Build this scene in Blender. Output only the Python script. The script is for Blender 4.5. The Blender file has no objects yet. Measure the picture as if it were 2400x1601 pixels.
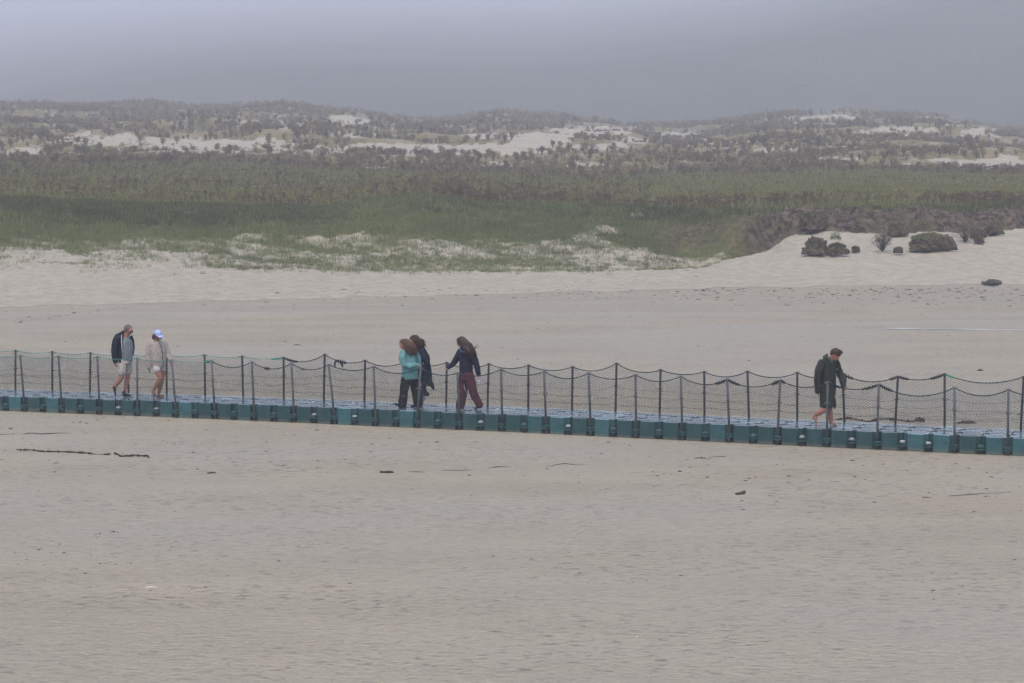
import bpy, bmesh, math, random
import numpy as np
from mathutils import Vector, Matrix, Euler

random.seed(7)
RNG = np.random.default_rng(11)
scene = bpy.context.scene
COL = scene.collection

# ---------------------------------------------------------------- camera
F_PX, CX, CY, VH = 5000.0, 1200.0, 800.5, 400.0      # focal length and horizon row of a 2400 x 1601 frame
ZC = 5.57
HAZE_DENSITY = 0.0010
PITCH = math.atan((CY - VH) / F_PX)
cam_data = bpy.data.cameras.new('camera')
cam_data.sensor_width = 36.0
cam_data.lens = 36.0 * F_PX / 2400.0
cam_data.clip_start = 0.5
cam_data.clip_end = 6000
cam = bpy.data.objects.new('camera', cam_data)
cam.location = (0, 0, ZC)
cam.rotation_euler = (math.pi / 2 - PITCH, 0, 0)
COL.objects.link(cam)
scene.camera = cam

# ---------------------------------------------------------------- sky, sun, exposure
SUN_EL, SUN_ROT = math.radians(64), math.radians(190)
world = bpy.data.worlds.new('World')
scene.world = world
world.use_nodes = True
wt = world.node_tree
wt.nodes.clear()
w_out = wt.nodes.new('ShaderNodeOutputWorld')
w_bg = wt.nodes.new('ShaderNodeBackground')
w_sky = wt.nodes.new('ShaderNodeTexSky')
w_sky.sky_type = 'NISHITA'
w_sky.sun_disc = False
w_sky.sun_elevation = SUN_EL
w_sky.sun_rotation = SUN_ROT
w_sky.air_density = 1.0
w_sky.dust_density = 6.0
w_sky.ozone_density = 1.0
w_hsv = wt.nodes.new('ShaderNodeHueSaturation')
w_hsv.inputs['Saturation'].default_value = 1.7          # cloud-veiled sky: much greyer than clear blue
wt.links.new(w_sky.outputs[0], w_hsv.inputs['Color'])
wt.links.new(w_hsv.outputs[0], w_bg.inputs['Color'])
w_bg.inputs['Strength'].default_value = 0.15
wt.links.new(w_bg.outputs[0], w_out.inputs['Surface'])

sun_data = bpy.data.lights.new('sun', 'SUN')
sun_data.energy = 0.5
sun_data.angle = math.radians(55)
sun_data.color = (1.0, 0.96, 0.88)
sun = bpy.data.objects.new('sun', sun_data)
sun.rotation_euler = Euler((math.pi / 2 - SUN_EL, 0, math.radians(180) - SUN_ROT), 'XYZ')
sun.location = (0, -20, 80)
COL.objects.link(sun)

scene.view_settings.view_transform = 'Standard'
scene.view_settings.look = 'None'
scene.view_settings.gamma = 1.0
scene.view_settings.use_curve_mapping = False
scene.view_settings.exposure = 0.62
scene.render.engine = 'CYCLES'
scene.cycles.volume_bounces = 3
scene.cycles.max_bounces = 6
scene.cycles.diffuse_bounces = 2
scene.cycles.glossy_bounces = 2
scene.cycles.transparent_max_bounces = 8
scene.cycles.use_denoising = True
scene.cycles.denoising_prefilter = 'NONE'
scene.render.filter_size = 1.15

# ---------------------------------------------------------------- helpers
_cp, _sp = math.cos(PITCH), math.sin(PITCH)
def ray(u, v):
    a, b = (u - CX) / F_PX, (CY - v) / F_PX
    return Vector((a, _cp + b * _sp, -_sp + b * _cp))
def at_y(u, v, y):
    d = ray(u, v); return Vector((0, 0, ZC)) + d * (y / d.y)
def on_z(u, v, z=0.0):
    d = ray(u, v); return Vector((0, 0, ZC)) + d * ((z - ZC) / d.z)

_TAB = np.random.default_rng(3).random((256, 256))
def vnoise(x, y, seed=0):
    x = np.asarray(x, float) + seed * 17.31; y = np.asarray(y, float) + seed * 9.77
    xi, yi = np.floor(x).astype(int), np.floor(y).astype(int)
    fx, fy = x - xi, y - yi
    fx, fy = fx * fx * (3 - 2 * fx), fy * fy * (3 - 2 * fy)
    a = _TAB[xi & 255, yi & 255]; b = _TAB[(xi + 1) & 255, yi & 255]
    c = _TAB[xi & 255, (yi + 1) & 255]; d = _TAB[(xi + 1) & 255, (yi + 1) & 255]
    return (a * (1 - fx) + b * fx) * (1 - fy) + (c * (1 - fx) + d * fx) * fy
def fbm(x, y, seed=0, oct=4, gain=0.5):
    s, a, t = 0, 1.0, 0
    x = np.asarray(x, float); y = np.asarray(y, float)
    for o in range(oct):
        s = s + a * vnoise(x * 2 ** o, y * 2 ** o, seed + o * 3); t += a; a *= gain
    return s / t
def sstep(a, b, x):
    t = np.clip((np.asarray(x, float) - a) / (b - a), 0, 1); return t * t * (3 - 2 * t)

def fast_mesh(name, verts, faces, smooth=False):
    """verts (n,3) array, faces (m,k) int array of one arity."""
    me = bpy.data.meshes.new(name)
    verts = np.asarray(verts, np.float32); faces = np.asarray(faces, np.int32)
    m, k = faces.shape
    me.vertices.add(len(verts)); me.vertices.foreach_set('co', verts.ravel())
    me.loops.add(m * k); me.loops.foreach_set('vertex_index', faces.ravel())
    me.polygons.add(m)
    me.polygons.foreach_set('loop_start', np.arange(0, m * k, k, dtype=np.int32))
    me.polygons.foreach_set('loop_total', np.full(m, k, np.int32))
    if smooth: me.polygons.foreach_set('use_smooth', np.ones(m, bool))
    me.update(calc_edges=True); me.validate()
    return me

class MB:
    """collects shapes of mixed arity for one mesh"""
    def __init__(s): s.v, s.f, s.m = [], [], []
    def add(s, verts, faces, mi=0):
        o = len(s.v); s.v.extend([tuple(p) for p in verts])
        for f in faces: s.f.append(tuple(i + o for i in f)); s.m.append(mi)
    def box(s, c, d, mi=0, rot=None):
        x, y, z = d[0] / 2, d[1] / 2, d[2] / 2
        vs = [Vector((a * x, b * y, e * z)) for a in (-1, 1) for b in (-1, 1) for e in (-1, 1)]
        if rot: vs = [rot @ p for p in vs]
        s.add([p + Vector(c) for p in vs], [(0, 1, 3, 2), (4, 6, 7, 5), (0, 4, 5, 1), (2, 3, 7, 6), (0, 2, 6, 4), (1, 5, 7, 3)], mi)
    def tube(s, pts, rad, n=8, mi=0, wdir=None, flat=1.0, caps=True):
        pts = [Vector(p) for p in pts]
        if not hasattr(rad, '__len__'): rad = [rad] * len(pts)
        vs, fs = [], []
        w = Vector(wdir) if wdir else None
        prev = None
        for i, p in enumerate(pts):
            t = (pts[min(i + 1, len(pts) - 1)] - pts[max(i - 1, 0)])
            t = t.normalized() if t.length > 1e-9 else Vector((0, 0, 1))
            ref = w if w else (prev if prev else (Vector((0, 0, 1)) if abs(t.z) < 0.9 else Vector((1, 0, 0))))
            a = ref - t * ref.dot(t)
            if a.length < 1e-6: a = t.orthogonal()
            a.normalize(); b = t.cross(a)
            if not w: prev = a
            r = rad[i]
            ra, rb = (r if hasattr(r, '__len__') else (r, r * flat))
            for k in range(n):
                q = 2 * math.pi * k / n
                vs.append(p + a * (ra * math.cos(q)) + b * (rb * math.sin(q)))
        for i in range(len(pts) - 1):
            for k in range(n):
                k2 = (k + 1) % n
                fs.append((i * n + k, i * n + k2, (i + 1) * n + k2, (i + 1) * n + k))
        if caps:
            fs.append(tuple(reversed(range(n)))); fs.append(tuple(range((len(pts) - 1) * n, len(pts) * n)))
        s.add(vs, fs, mi)
    def ell(s, c, r, n=12, m=8, mi=0, rot=None):
        vs = [Vector((0, 0, 1))]
        for i in range(1, m):
            a = math.pi * i / m
            for k in range(n):
                q = 2 * math.pi * k / n
                vs.append(Vector((math.sin(a) * math.cos(q), math.sin(a) * math.sin(q), math.cos(a))))
        vs.append(Vector((0, 0, -1)))
        fs = [(0, 1 + k, 1 + (k + 1) % n) for k in range(n)]
        for i in range(m - 2):
            for k in range(n):
                k2 = (k + 1) % n; o = 1 + i * n
                fs.append((o + k, o + n + k, o + n + k2, o + k2))
        o = 1 + (m - 2) * n; L = len(vs) - 1
        fs += [(o + k, L, o + (k + 1) % n) for k in range(n)]
        R = Matrix.Diagonal(Vector(r))
        vs = [R @ p for p in vs]
        if rot: vs = [rot @ p for p in vs]
        s.add([p + Vector(c) for p in vs], fs, mi)
    def mesh(s, name, mats=(), smooth=False):
        me = bpy.data.meshes.new(name)
        me.from_pydata(s.v, [], s.f)
        for m in mats: me.materials.append(m)
        if len(mats) > 1: me.polygons.foreach_set('material_index', s.m)
        if smooth: me.polygons.foreach_set('use_smooth', np.ones(len(s.f), bool))
        me.update()
        return me
    def build(s, name, mats, parent=None, smooth=False):
        if not isinstance(mats, (list, tuple)): mats = [mats]
        return link(name, s.mesh(name, mats, smooth), parent)

def link(name, data, parent=None, loc=None):
    o = bpy.data.objects.new(name, data); COL.objects.link(o)
    if parent is not None: o.parent = parent
    if loc is not None: o.location = loc
    return o
def tag(o, label=None, cat=None, group=None, kind=None):
    if label: o['label'] = label
    if cat: o['category'] = cat
    if group: o['group'] = group
    if kind: o['kind'] = kind
    return o
def empty(name, loc=(0, 0, 0), rz=0.0):
    o = bpy.data.objects.new(name, None); COL.objects.link(o)
    o.empty_display_size = 0.2; o.location = loc; o.rotation_euler = (0, 0, rz); return o

# ---------------------------------------------------------------- materials
def mat(name, color, rough=0.7, spec=0.3, var=0.0, scale=8.0, bump=0.0, bscale=60.0, rand=0.0, metal=0.0, two=False, detail=4):
    """plain principled surface with noise in colour, per-object variation and fine relief"""
    m = bpy.data.materials.new(name); m.use_nodes = True
    nt = m.node_tree; N, L = nt.nodes, nt.links
    b = N['Principled BSDF']
    b.inputs['Roughness'].default_value = rough
    b.inputs['Metallic'].default_value = metal
    b.inputs['Specular IOR Level'].default_value = spec
    b.inputs['Base Color'].default_value = (*color, 1)
    tc = N.new('ShaderNodeTexCoord')
    last = None
    if var > 0:
        nz = N.new('ShaderNodeTexNoise'); nz.inputs['Scale'].default_value = scale; nz.inputs['Detail'].default_value = detail
        L.new(tc.outputs['Object'], nz.inputs['Vector'])
        mr = N.new('ShaderNodeMapRange'); mr.inputs[1].default_value = 0.25; mr.inputs[2].default_value = 0.75
        mr.inputs[3].default_value = 1 - var; mr.inputs[4].default_value = 1 + var
        L.new(nz.outputs[0], mr.inputs[0]); last = mr.outputs[0]
    if rand > 0:
        oi = N.new('ShaderNodeObjectInfo')
        mr2 = N.new('ShaderNodeMapRange'); mr2.inputs[3].default_value = 1 - rand; mr2.inputs[4].default_value = 1 + rand
        L.new(oi.outputs['Random'], mr2.inputs[0])
        if last:
            mm = N.new('ShaderNodeMath'); mm.operation = 'MULTIPLY'
            L.new(last, mm.inputs[0]); L.new(mr2.outputs[0], mm.inputs[1]); last = mm.outputs[0]
        else: last = mr2.outputs[0]
    if last:
        vm = N.new('ShaderNodeVectorMath'); vm.operation = 'SCALE'
        vm.inputs[0].default_value = color
        L.new(last, vm.inputs['Scale']); L.new(vm.outputs[0], b.inputs['Base Color'])
    if bump > 0:
        n2 = N.new('ShaderNodeTexNoise'); n2.inputs['Scale'].default_value = bscale; n2.inputs['Detail'].default_value = 3
        L.new(tc.outputs['Object'], n2.inputs['Vector'])
        bp = N.new('ShaderNodeBump'); bp.inputs['Strength'].default_value = 1.0; bp.inputs['Distance'].default_value = bump
        L.new(n2.outputs[0], bp.inputs['Height']); L.new(bp.outputs[0], b.inputs['Normal'])
    if two: m.use_backface_culling = False
    return m

class NT:
    """tiny node-tree writer for the larger materials"""
    def __init__(s, name):
        s.m = bpy.data.materials.new(name); s.m.use_nodes = True
        s.N, s.L = s.m.node_tree.nodes, s.m.node_tree.links
        s.b = s.N['Principled BSDF']; s.geo = s.N.new('ShaderNodeNewGeometry')
    def pos(s, scale=(1, 1, 1), rz=0.0):
        mp = s.N.new('ShaderNodeMapping'); mp.inputs['Scale'].default_value = scale; mp.inputs['Rotation'].default_value = (0, 0, rz)
        s.L.new(s.geo.outputs['Position'], mp.inputs['Vector']); return mp.outputs[0]
    def noise(s, vec, scale, detail=3, rough=0.5, dist=0.0):
        n = s.N.new('ShaderNodeTexNoise'); n.inputs['Scale'].default_value = scale; n.inputs['Detail'].default_value = detail
        n.inputs['Roughness'].default_value = rough; n.inputs['Distortion'].default_value = dist
        s.L.new(vec, n.inputs['Vector']); return n.outputs[0]
    def ramp(s, x, a, b, lo=0.0, hi=1.0):
        r = s.N.new('ShaderNodeMapRange'); r.interpolation_type = 'SMOOTHSTEP'
        r.inputs[1].default_value = a; r.inputs[2].default_value = b; r.inputs[3].default_value = lo; r.inputs[4].default_value = hi
        s.L.new(x, r.inputs[0]); return r.outputs[0]
    def math(s, op, a, b):
        n = s.N.new('ShaderNodeMath'); n.operation = op
        for i, x in enumerate((a, b)):
            if isinstance(x, (int, float)): n.inputs[i].default_value = x
            else: s.L.new(x, n.inputs[i])
        return n.outputs[0]
    def mix(s, f, a, b):
        n = s.N.new('ShaderNodeMix'); n.data_type = 'RGBA'
        if isinstance(f, (int, float)): n.inputs[0].default_value = f
        else: s.L.new(f, n.inputs[0])
        for i, x in ((6, a), (7, b)):
            if isinstance(x, tuple): n.inputs[i].default_value = (*x, 1)
            else: s.L.new(x, n.inputs[i])
        return n.outputs[2]
    def attr(s, name):
        a = s.N.new('ShaderNodeAttribute'); a.attribute_name = name; return a.outputs['Fac']
    def bump(s, h, dist, prev=None, strength=1.0):
        b = s.N.new('ShaderNodeBump'); b.inputs['Distance'].default_value = dist; b.inputs['Strength'].default_value = strength
        s.L.new(h, b.inputs['Height'])
        if prev: s.L.new(prev, b.inputs['Normal'])
        return b.outputs[0]
    def done(s, col, rough=0.9, normal=None, spec=0.2):
        if isinstance(col, tuple): s.b.inputs['Base Color'].default_value = (*col, 1)
        else: s.L.new(col, s.b.inputs['Base Color'])
        if isinstance(rough, (int, float)): s.b.inputs['Roughness'].default_value = rough
        else: s.L.new(rough, s.b.inputs['Roughness'])
        s.b.inputs['Specular IOR Level'].default_value = spec
        if normal: s.L.new(normal, s.b.inputs['Normal'])
        return s.m
# ---------------------------------------------------------------- terrain: beach, bank, meadow, dunes
def crv(*p):
    xs = [a for a, _ in p]; ys = [b for _, b in p]
    return lambda u: np.interp(u, xs, ys)
cA = crv((-600, 728), (0, 716), (600, 698), (1200, 683), (1800, 669), (2400, 662), (3000, 655))
cB = crv((-600, 600), (0, 612), (400, 622), (900, 632), (1400, 634), (1640, 626), (1720, 606), (1800, 590), (1850, 556), (1930, 545), (2050, 548), (2200, 545), (2400, 540), (3000, 540))
cC = crv((-600, 470), (0, 480), (300, 490), (600, 498), (760, 502), (850, 486), (970, 470), (1080, 482), (1200, 490), (1400, 492), (1600, 503), (1800, 500), (2000, 496), (2200, 492), (2400, 489), (3000, 486))
cD = crv((-600, 372), (0, 384), (500, 380), (1000, 402), (1500, 408), (2000, 398), (2400, 408), (3000, 410))
cE = crv((-600, 250), (0, 250), (200, 254), (500, 256), (640, 254), (700, 257), (800, 266), (900, 284), (1020, 290), (1100, 280), (1200, 272), (1300, 277), (1400, 292), (1500, 302), (1600, 302), (1750, 290), (1850, 278), (1950, 273), (2100, 278), (2200, 282), (2300, 300), (2400, 314), (3000, 318))
cW = crv((-600, 16), (0, 16), (400, 20), (900, 22), (1300, 21), (1550, 15), (1700, 7), (1830, 4.0), (2400, 3.5), (3000, 3.5))
cG = crv((-600, 14), (1500, 14), (1750, 15), (1850, 17), (3000, 17))
YD, YE = 235.0, 600.0

def stations(u):
    yA = F_PX * (ZC - 0.10) / (cA(u) - VH)
    yB = yA + cG(u); yC = yB + cW(u)
    zB = ZC - (cB(u) - VH) * yB / F_PX
    zC = ZC - (cC(u) - VH) * yC / F_PX
    zD = ZC - (cD(u) - VH) * YD / F_PX
    zE = ZC - (cE(u) - VH) * YE / F_PX
    return yA, yB, yC, zB, zC, zD, zE

def height(X, Y):
    X = np.asarray(X, float); Y = np.asarray(Y, float)
    Ys = np.maximum(Y, 20.0)
    u = CX + F_PX * X / Ys + (fbm(X * .25, Y * .25, 5, 3) - .5) * 40
    yA, yB, yC, zB, zC, zD, zE = stations(u)
    # beach: wide soft undulation and low ripples, small scarp at the tide line
    z = (fbm(X * .09, Y * .12, 1, 3) - .5) * .10 + (fbm(X * .5, Y * 1.1, 2, 3) - .5) * .035
    z = z * sstep(16, 22, Y) * (1 - .9 * np.exp(-((Y - (46.5 - .38 * X)) / 2.2) ** 2))
    z = z + np.interp(X, [-14, -6, 0, 8], [-.10, -.05, -.03, -.05]) * np.exp(-((Y - (46.5 - .38 * X)) / 16) ** 2)
    z = z + .10 * sstep(-.35, .45, Y - yA + (fbm(X * .8, Y * 0, 4, 3) - .5) * .8)
    tAB = np.clip((Y - yA) / (yB - yA), 0, 1)
    z = z + np.maximum(zB - .10, 0.05) * tAB ** 1.35
    # foot-trodden dry sand
    dry = sstep(0.02, .12, tAB)
    z = z + dry * (1 - sstep(0, .6, (Y - yB) / (yC - yB))) * (fbm(X * 3.0, Y * 3.0, 8, 3) - .5) * .17
    tBC = np.clip((Y - yB) / (yC - yB), 0, 1)
    steep = sstep(9, 4.5, yC - yB)
    prof = (1 - steep) * (tBC ** .9) + steep * sstep(.02, .55, tBC)
    rel = zC - zB
    z = z + rel * prof
    mid = np.sin(np.pi * tBC)
    z = z + mid * ((fbm(X * .22, Y * .22, 9, 4) - .5) * (1.3 - .3 * steep) + steep * (fbm(X * .9, Y * .9, 10, 4, .6) - .5) * 1.3)
    tCD = np.clip((Y - yC) / (YD - yC), 0, 1)
    z = z + (zD - zC) * tCD + np.sin(np.pi * tCD) * (fbm(X * .06, Y * .06, 12, 4) - .5) * .9
    tDE = np.clip((Y - YD) / (YE - YD), 0, 1)
    z = z + (zE - zD) * tDE
    win = sstep(0, .08, tDE) * (1 - sstep(.86, 1, tDE))
    n1 = fbm(X * .045, Y * .07, 14, 4) - .5
    n2 = np.abs(fbm(X * .08, Y * .12, 15, 3) - .5)
    z = z + win * (n1 * 5.0 - n2 * 3.0 + .6)
    # behind the crest the ground drops to a low plain
    z = z - sstep(YE + 2, YE + 60, Y) * (zE - 3.2)
    return z

# bare sand patches seen among the dunes: (u, v, half width, half height)
PATCH = [(500, 343, 175, 17), (250, 328, 110, 14), (50, 357, 70, 9), (640, 345, 70, 12), (170, 366, 50, 6), (980, 350, 290, 12), (815, 286, 50, 14), (840, 317, 50, 6),
         (1275, 330, 85, 20), (1400, 308, 110, 11), (1415, 345, 75, 9), (1160, 385, 75, 5), (1375, 388, 45, 5), (900, 395, 60, 4), (1935, 281, 90, 10), (2100, 308, 90, 11),
         (2243, 290, 30, 8), (2295, 311, 60, 10), (2300, 383, 120, 13), (2140, 388, 40, 6), (1580, 318, 60, 8), (1700, 330, 60, 6), (2180, 274, 30, 3), (1590, 289, 24, 4), (820, 408, 40, 4),
         (1480, 330, 50, 6), (620, 286, 70, 5), (700, 300, 40, 5), (1800, 352, 60, 4), (2000, 345, 70, 5), (1150, 318, 60, 6), (1960, 372, 50, 3)]
def vis_v(X, Y, Z):
    return VH + (ZC - Z) * F_PX / Y
def sand_mask(X, Y, Z):
    """1 where bare sand shows, 0 where the ground is overgrown"""
    u = CX + F_PX * X / Y; v = vis_v(X, Y, Z)
    yA, yB, yC, zB, zC, zD, zE = stations(u)
    n = fbm(X * .35, Y * .35, 21, 4) - .5
    m = np.zeros_like(X)
    tBC = (Y - yB) / (yC - yB)
    # beach and lower bank, breaking up into the grass
    m = np.maximum(m, 1 - sstep(-.05, .05, tBC + n * .25))
    hold = np.interp(u, [0, 500, 800, 1050, 1380, 1500, 1700], [.46, .46, .50, .56, .46, .26, .12])
    bare = 1 - sstep(hold - .12, hold + .14, tBC + (fbm(X * .28 + 3, Y * .28, 23, 4) - .5) * .9)
    m = np.maximum(m, bare * sstep(-.1, .1, tBC) * .95 * (1 - sstep(9, 4.5, yC - yB)))
    steep = sstep(9, 4.5, yC - yB)
    m = np.maximum(m, steep * (1 - sstep(.0, .10, tBC + n * .15)))
    # trodden path up the bank and pale lips on the crest
    for (x0, y0, x1, y1, w) in ((1290, 572, 1500, 503, 7), (1190, 489, 1370, 489, 4), (800, 487, 1000, 492, 3)):
        t = np.clip(((u - x0) * (x1 - x0) + (v - y0) * (y1 - y0)) / ((x1 - x0) ** 2 + (y1 - y0) ** 2), 0, 1)
        d = np.hypot(u - x0 - t * (x1 - x0), v - y0 - t * (y1 - y0))
        m = np.maximum(m, (1 - sstep(w * .3, w * 1.5, d + n * 22)) * .75 * (Y > yB) * (Y < yC + 6))
    far = (Y > YD - 25)
    p = np.zeros_like(X)
    for (a, b, c, d) in PATCH:
        q = ((u - a) / c) ** 2 + ((v - b) / d) ** 2
        p = np.maximum(p, 1 - sstep(.75, 1.25, q + n * 1.9 + (fbm(X * .9, Y * .5, 25, 4, .6) - .5) * 1.7))
    m = np.maximum(m, p * far)
    m = m * (Y < YE + 6)
    return np.clip(m, 0, 1)

S_MAX = 0.37
cols = np.linspace(-S_MAX, S_MAX, 740)
def grid(name, ys, mtl):
    S, YY = np.meshgrid(cols, ys)
    XX = S * YY
    ZZ = height(XX, YY)
    n, m = YY.shape
    idx = np.arange(n * m).reshape(n, m)
    f = np.stack([idx[:-1, :-1], idx[:-1, 1:], idx[1:, 1:], idx[1:, :-1]], -1).reshape(-1, 4)
    me = fast_mesh(name, np.stack([XX, YY, ZZ], -1).reshape(-1, 3), f, True)
    u = CX + F_PX * XX / YY
    yA, yB, yC, *_ = stations(u)
    sm = sand_mask(XX, YY, ZZ)
    wob = (fbm(XX * .7, YY * .7, 31, 3) - .5) * .5
    dry = sstep(-.25, .2, YY - yA + wob)
    steep = sstep(9, 4.5, yC - yB)
    tBC = (YY - yB) / (yC - yB)
    pn = fbm(XX * .6, YY * .6, 33, 3)
    peat = np.maximum(steep * sstep(-.02, .08, tBC + (pn - .5) * .25) * (1 - sstep(1.0, 1.5, tBC + (pn - .5) * .5)), sstep(1480, 1600, u) * (1 - steep) * sstep(.22, .42, tBC + (pn - .5) * .7) * (1 - sstep(.95, 1.1, tBC)) * .9)
    # crumbled dark faces under the dune turf
    gy = np.gradient(ZZ, axis=0) / np.maximum(np.gradient(YY, axis=0), 1e-6)
    for nm, a in (('sand', sm), ('dry', dry), ('peat', peat), ('slope', np.clip(gy, 0, 2)), ('dune', sstep(YD - 14, YD + 6, YY + (fbm(XX * .1, YY * .1, 35, 3) - .5) * 30))):
        at = me.attributes.new(nm, 'FLOAT', 'POINT'); at.data.foreach_set('value', a.astype(np.float32).ravel())
    me.materials.append(mtl)
    o = link(name, me); o['kind'] = 'structure'
    return o

# --- sand of the beach: ripples run along the shore, dry above the tide line, damp below
def sand_nodes(t):
    along = t.pos((.42, 1.0, 1.0), 0.10)
    big = t.noise(t.pos((.5, 1, 1)), .11, 3)
    rip = t.noise(along, 11.0, 4, .6, .5)
    rip2 = t.noise(along, 24.0, 3, .6)
    fine = t.noise(t.pos(), 70, 2)
    patch = t.noise(t.pos((.35, 1, 1), .1), .55, 4)
    damp = t.mix(t.ramp(patch, .35, .65), (0.301, 0.295, 0.233), (0.341, 0.333, 0.264))
    damp = t.mix(t.ramp(big, .35, .65), damp, (0.322, 0.320, 0.266))
    pink = t.noise(t.pos((.6, 1, 1), .3), .23, 2)
    damp = t.mix(t.ramp(pink, .55, .75, 0, .5), damp, (0.361, 0.331, 0.259))
    trough_shade = t.ramp(rip, .30, .47, .80, 0)
    trough_shade = t.math('MULTIPLY', trough_shade, t.ramp(t.noise(t.pos((.5, 1, 1), .2), .33, 3), .36, .60, .30, 1.15))
    damp = t.mix(trough_shade, damp, (.160, .143, .126))  # damp troughs, with ripple shade painted into the sand colour too
    speck = t.ramp(t.noise(t.pos((.45, 1, 1)), 8.5, 4, .7), .67, .74, 0, .8)
    damp = t.mix(speck, damp, (.10, .085, .075))
    dryc = t.mix(t.ramp(t.noise(t.pos(), 1.8, 4), .3, .7), (0.338, 0.333, 0.270), (0.412, 0.408, 0.336))
    dryc = t.mix(t.ramp(t.noise(t.pos((.7, 1, 1)), 5.0, 5, .7), .54, .70, 0, .55), dryc, (.235, .22, .20))
    damp = t.mix(t.ramp(t.attr('dry'), .02, .30, 0, .55), damp, (.235, .190, .150))
    col = t.mix(t.ramp(t.attr('dry'), .30, .75), damp, dryc)
    nb = t.bump(rip, .085); nb = t.bump(rip2, .030, nb); nb = t.bump(fine, .004, nb)
    wet = t.math('MULTIPLY', t.ramp(big, .42, .62), t.math('SUBTRACT', 1.0, t.attr('dry')))
    rough = t.math('SUBTRACT', .92, t.math('MULTIPLY', wet, .30))
    return col, rough, nb
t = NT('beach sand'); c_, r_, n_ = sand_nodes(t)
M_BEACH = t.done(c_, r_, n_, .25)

t = NT('overgrown dune ground'); c_, r_, n_ = sand_nodes(t)
sandc = c_
veg = t.mix(t.ramp(t.noise(t.pos(), .16, 4), .35, .65), (.102, .124, .038), (.156, .164, .058))
veg = t.mix(t.ramp(t.noise(t.pos(), 2.6, 3), .35, .65, .0, .35), veg, (.066, .086, .027))
dunev = t.mix(t.ramp(t.noise(t.pos((1, .6, 1)), .12, 4), .38, .62), (.140, .134, .052), (.205, .185, .092))
dunev = t.mix(t.ramp(t.noise(t.pos((1, .5, 1)), .55, 5, .65), .52, .66, 0, .70), dunev, (.34, .315, .28))
dunev = t.mix(t.ramp(t.noise(t.pos((1, .5, 1)), .9, 4, .6), .55, .68, 0, .7), dunev, (.085, .075, .045))
veg = t.mix(t.attr('dune'), veg, dunev)
peatc = t.mix(t.ramp(t.noise(t.pos((1, 1, .6)), 2.6, 6, .7), .38, .64), (.016, .013, .011), (.150, .122, .094))
peatc = t.mix(t.ramp(t.noise(t.pos(), 1.1, 3), .5, .65, 0, .6), peatc, (.060, .066, .030))
veg = t.mix(t.attr('peat'), veg, peatc)
edge = t.math('ADD', t.attr('sand'), t.math('MULTIPLY', t.math('SUBTRACT', t.noise(t.pos(), 2.4, 5, .65), .5), 1.1))
col = t.mix(t.ramp(edge, .38, .62), veg, sandc)
hb = t.noise(t.pos(), 3.0, 5, .6)
M_DUNE = t.done(col, .93, t.bump(hb, .06, n_), .15)

ys_b = np.concatenate([np.geomspace(11, 60, 220), np.linspace(60.4, 84, 60)])
ys_d = np.concatenate([np.linspace(84, 132, 200), np.linspace(132.5, 235, 150), np.linspace(236, 675, 300)])
grid('beach_sand', ys_b, M_BEACH)
grid('dunes', ys_d, M_DUNE)

# everything under and around: one wide sheet of sand and low plain out to the hills
me = fast_mesh('sand_plain', [(-2500, -55, -.6), (2500, -55, -.6), (2500, 4000, -.6), (-2500, 4000, -.6)], [(0, 1, 2, 3)])
me.materials.append(mat('plain sand', (.34, .30, .26), .95, .1, .1, .2))
link('sand_plain', me)['kind'] = 'structure'

# ---------------------------------------------------------------- low plain and hill behind the dunes
def hill_z(X, Y):
    s = X / Y
    z = 5.0 + (fbm(X * .01, Y * .01, 41, 4) - .5) * 5 * sstep(670, 720, Y)
    u = CX + F_PX * s
    start = np.interp(u, [-900, 0, 700, 1200, 1700, 2400, 3300], [690, 685, 675, 672, 672, 674, 674])
    knee = np.interp(u, [-900, 0, 700, 1300, 1800, 2400, 3300], [1000, 980, 900, 860, 880, 930, 950])
    s1 = np.interp(u, [-900, 0, 700, 1300, 1800, 2400, 3300], [.10, .11, .18, .20, .23, .30, .32])
    s2 = np.interp(u, [-900, 0, 700, 1300, 1800, 2400, 3300], [.084, .086, .090, .092, .105, .15, .17])
    rise = np.clip(Y - start, 0, knee - start)
    z = z + rise * s1 * sstep(0, 90, Y - start) + np.maximum(Y - knee, 0) * s2
    z = z + (fbm(X * .008, Y * .004, 43, 4) - .5) * 4 * sstep(start, start + 150, Y)
    return np.minimum(z, 300)
hs = np.linspace(-.5, .5, 200); hy = np.concatenate([np.linspace(665, 760, 20), np.geomspace(766, 3800, 130)])
S, YY = np.meshgrid(hs, hy); XX = S * YY
ZZ = hill_z(XX, YY)
n, m = YY.shape; idx = np.arange(n * m).reshape(n, m)
me = fast_mesh('hill', np.stack([XX, YY, ZZ], -1).reshape(-1, 3), np.stack([idx[:-1, :-1], idx[:-1, 1:], idx[1:, 1:], idx[1:, :-1]], -1).reshape(-1, 4), True)
t = NT('hill heath')
c = t.mix(t.ramp(t.noise(t.pos(), .02, 4), .35, .65), (.032, .046, .022), (.050, .062, .030))
c = t.mix(t.ramp(t.noise(t.pos(), .11, 4), .4, .6, 0, .5), c, (.028, .036, .020))
me.materials.append(t.done(c, .95, None, .1))
link('hill', me)['kind'] = 'structure'
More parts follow.
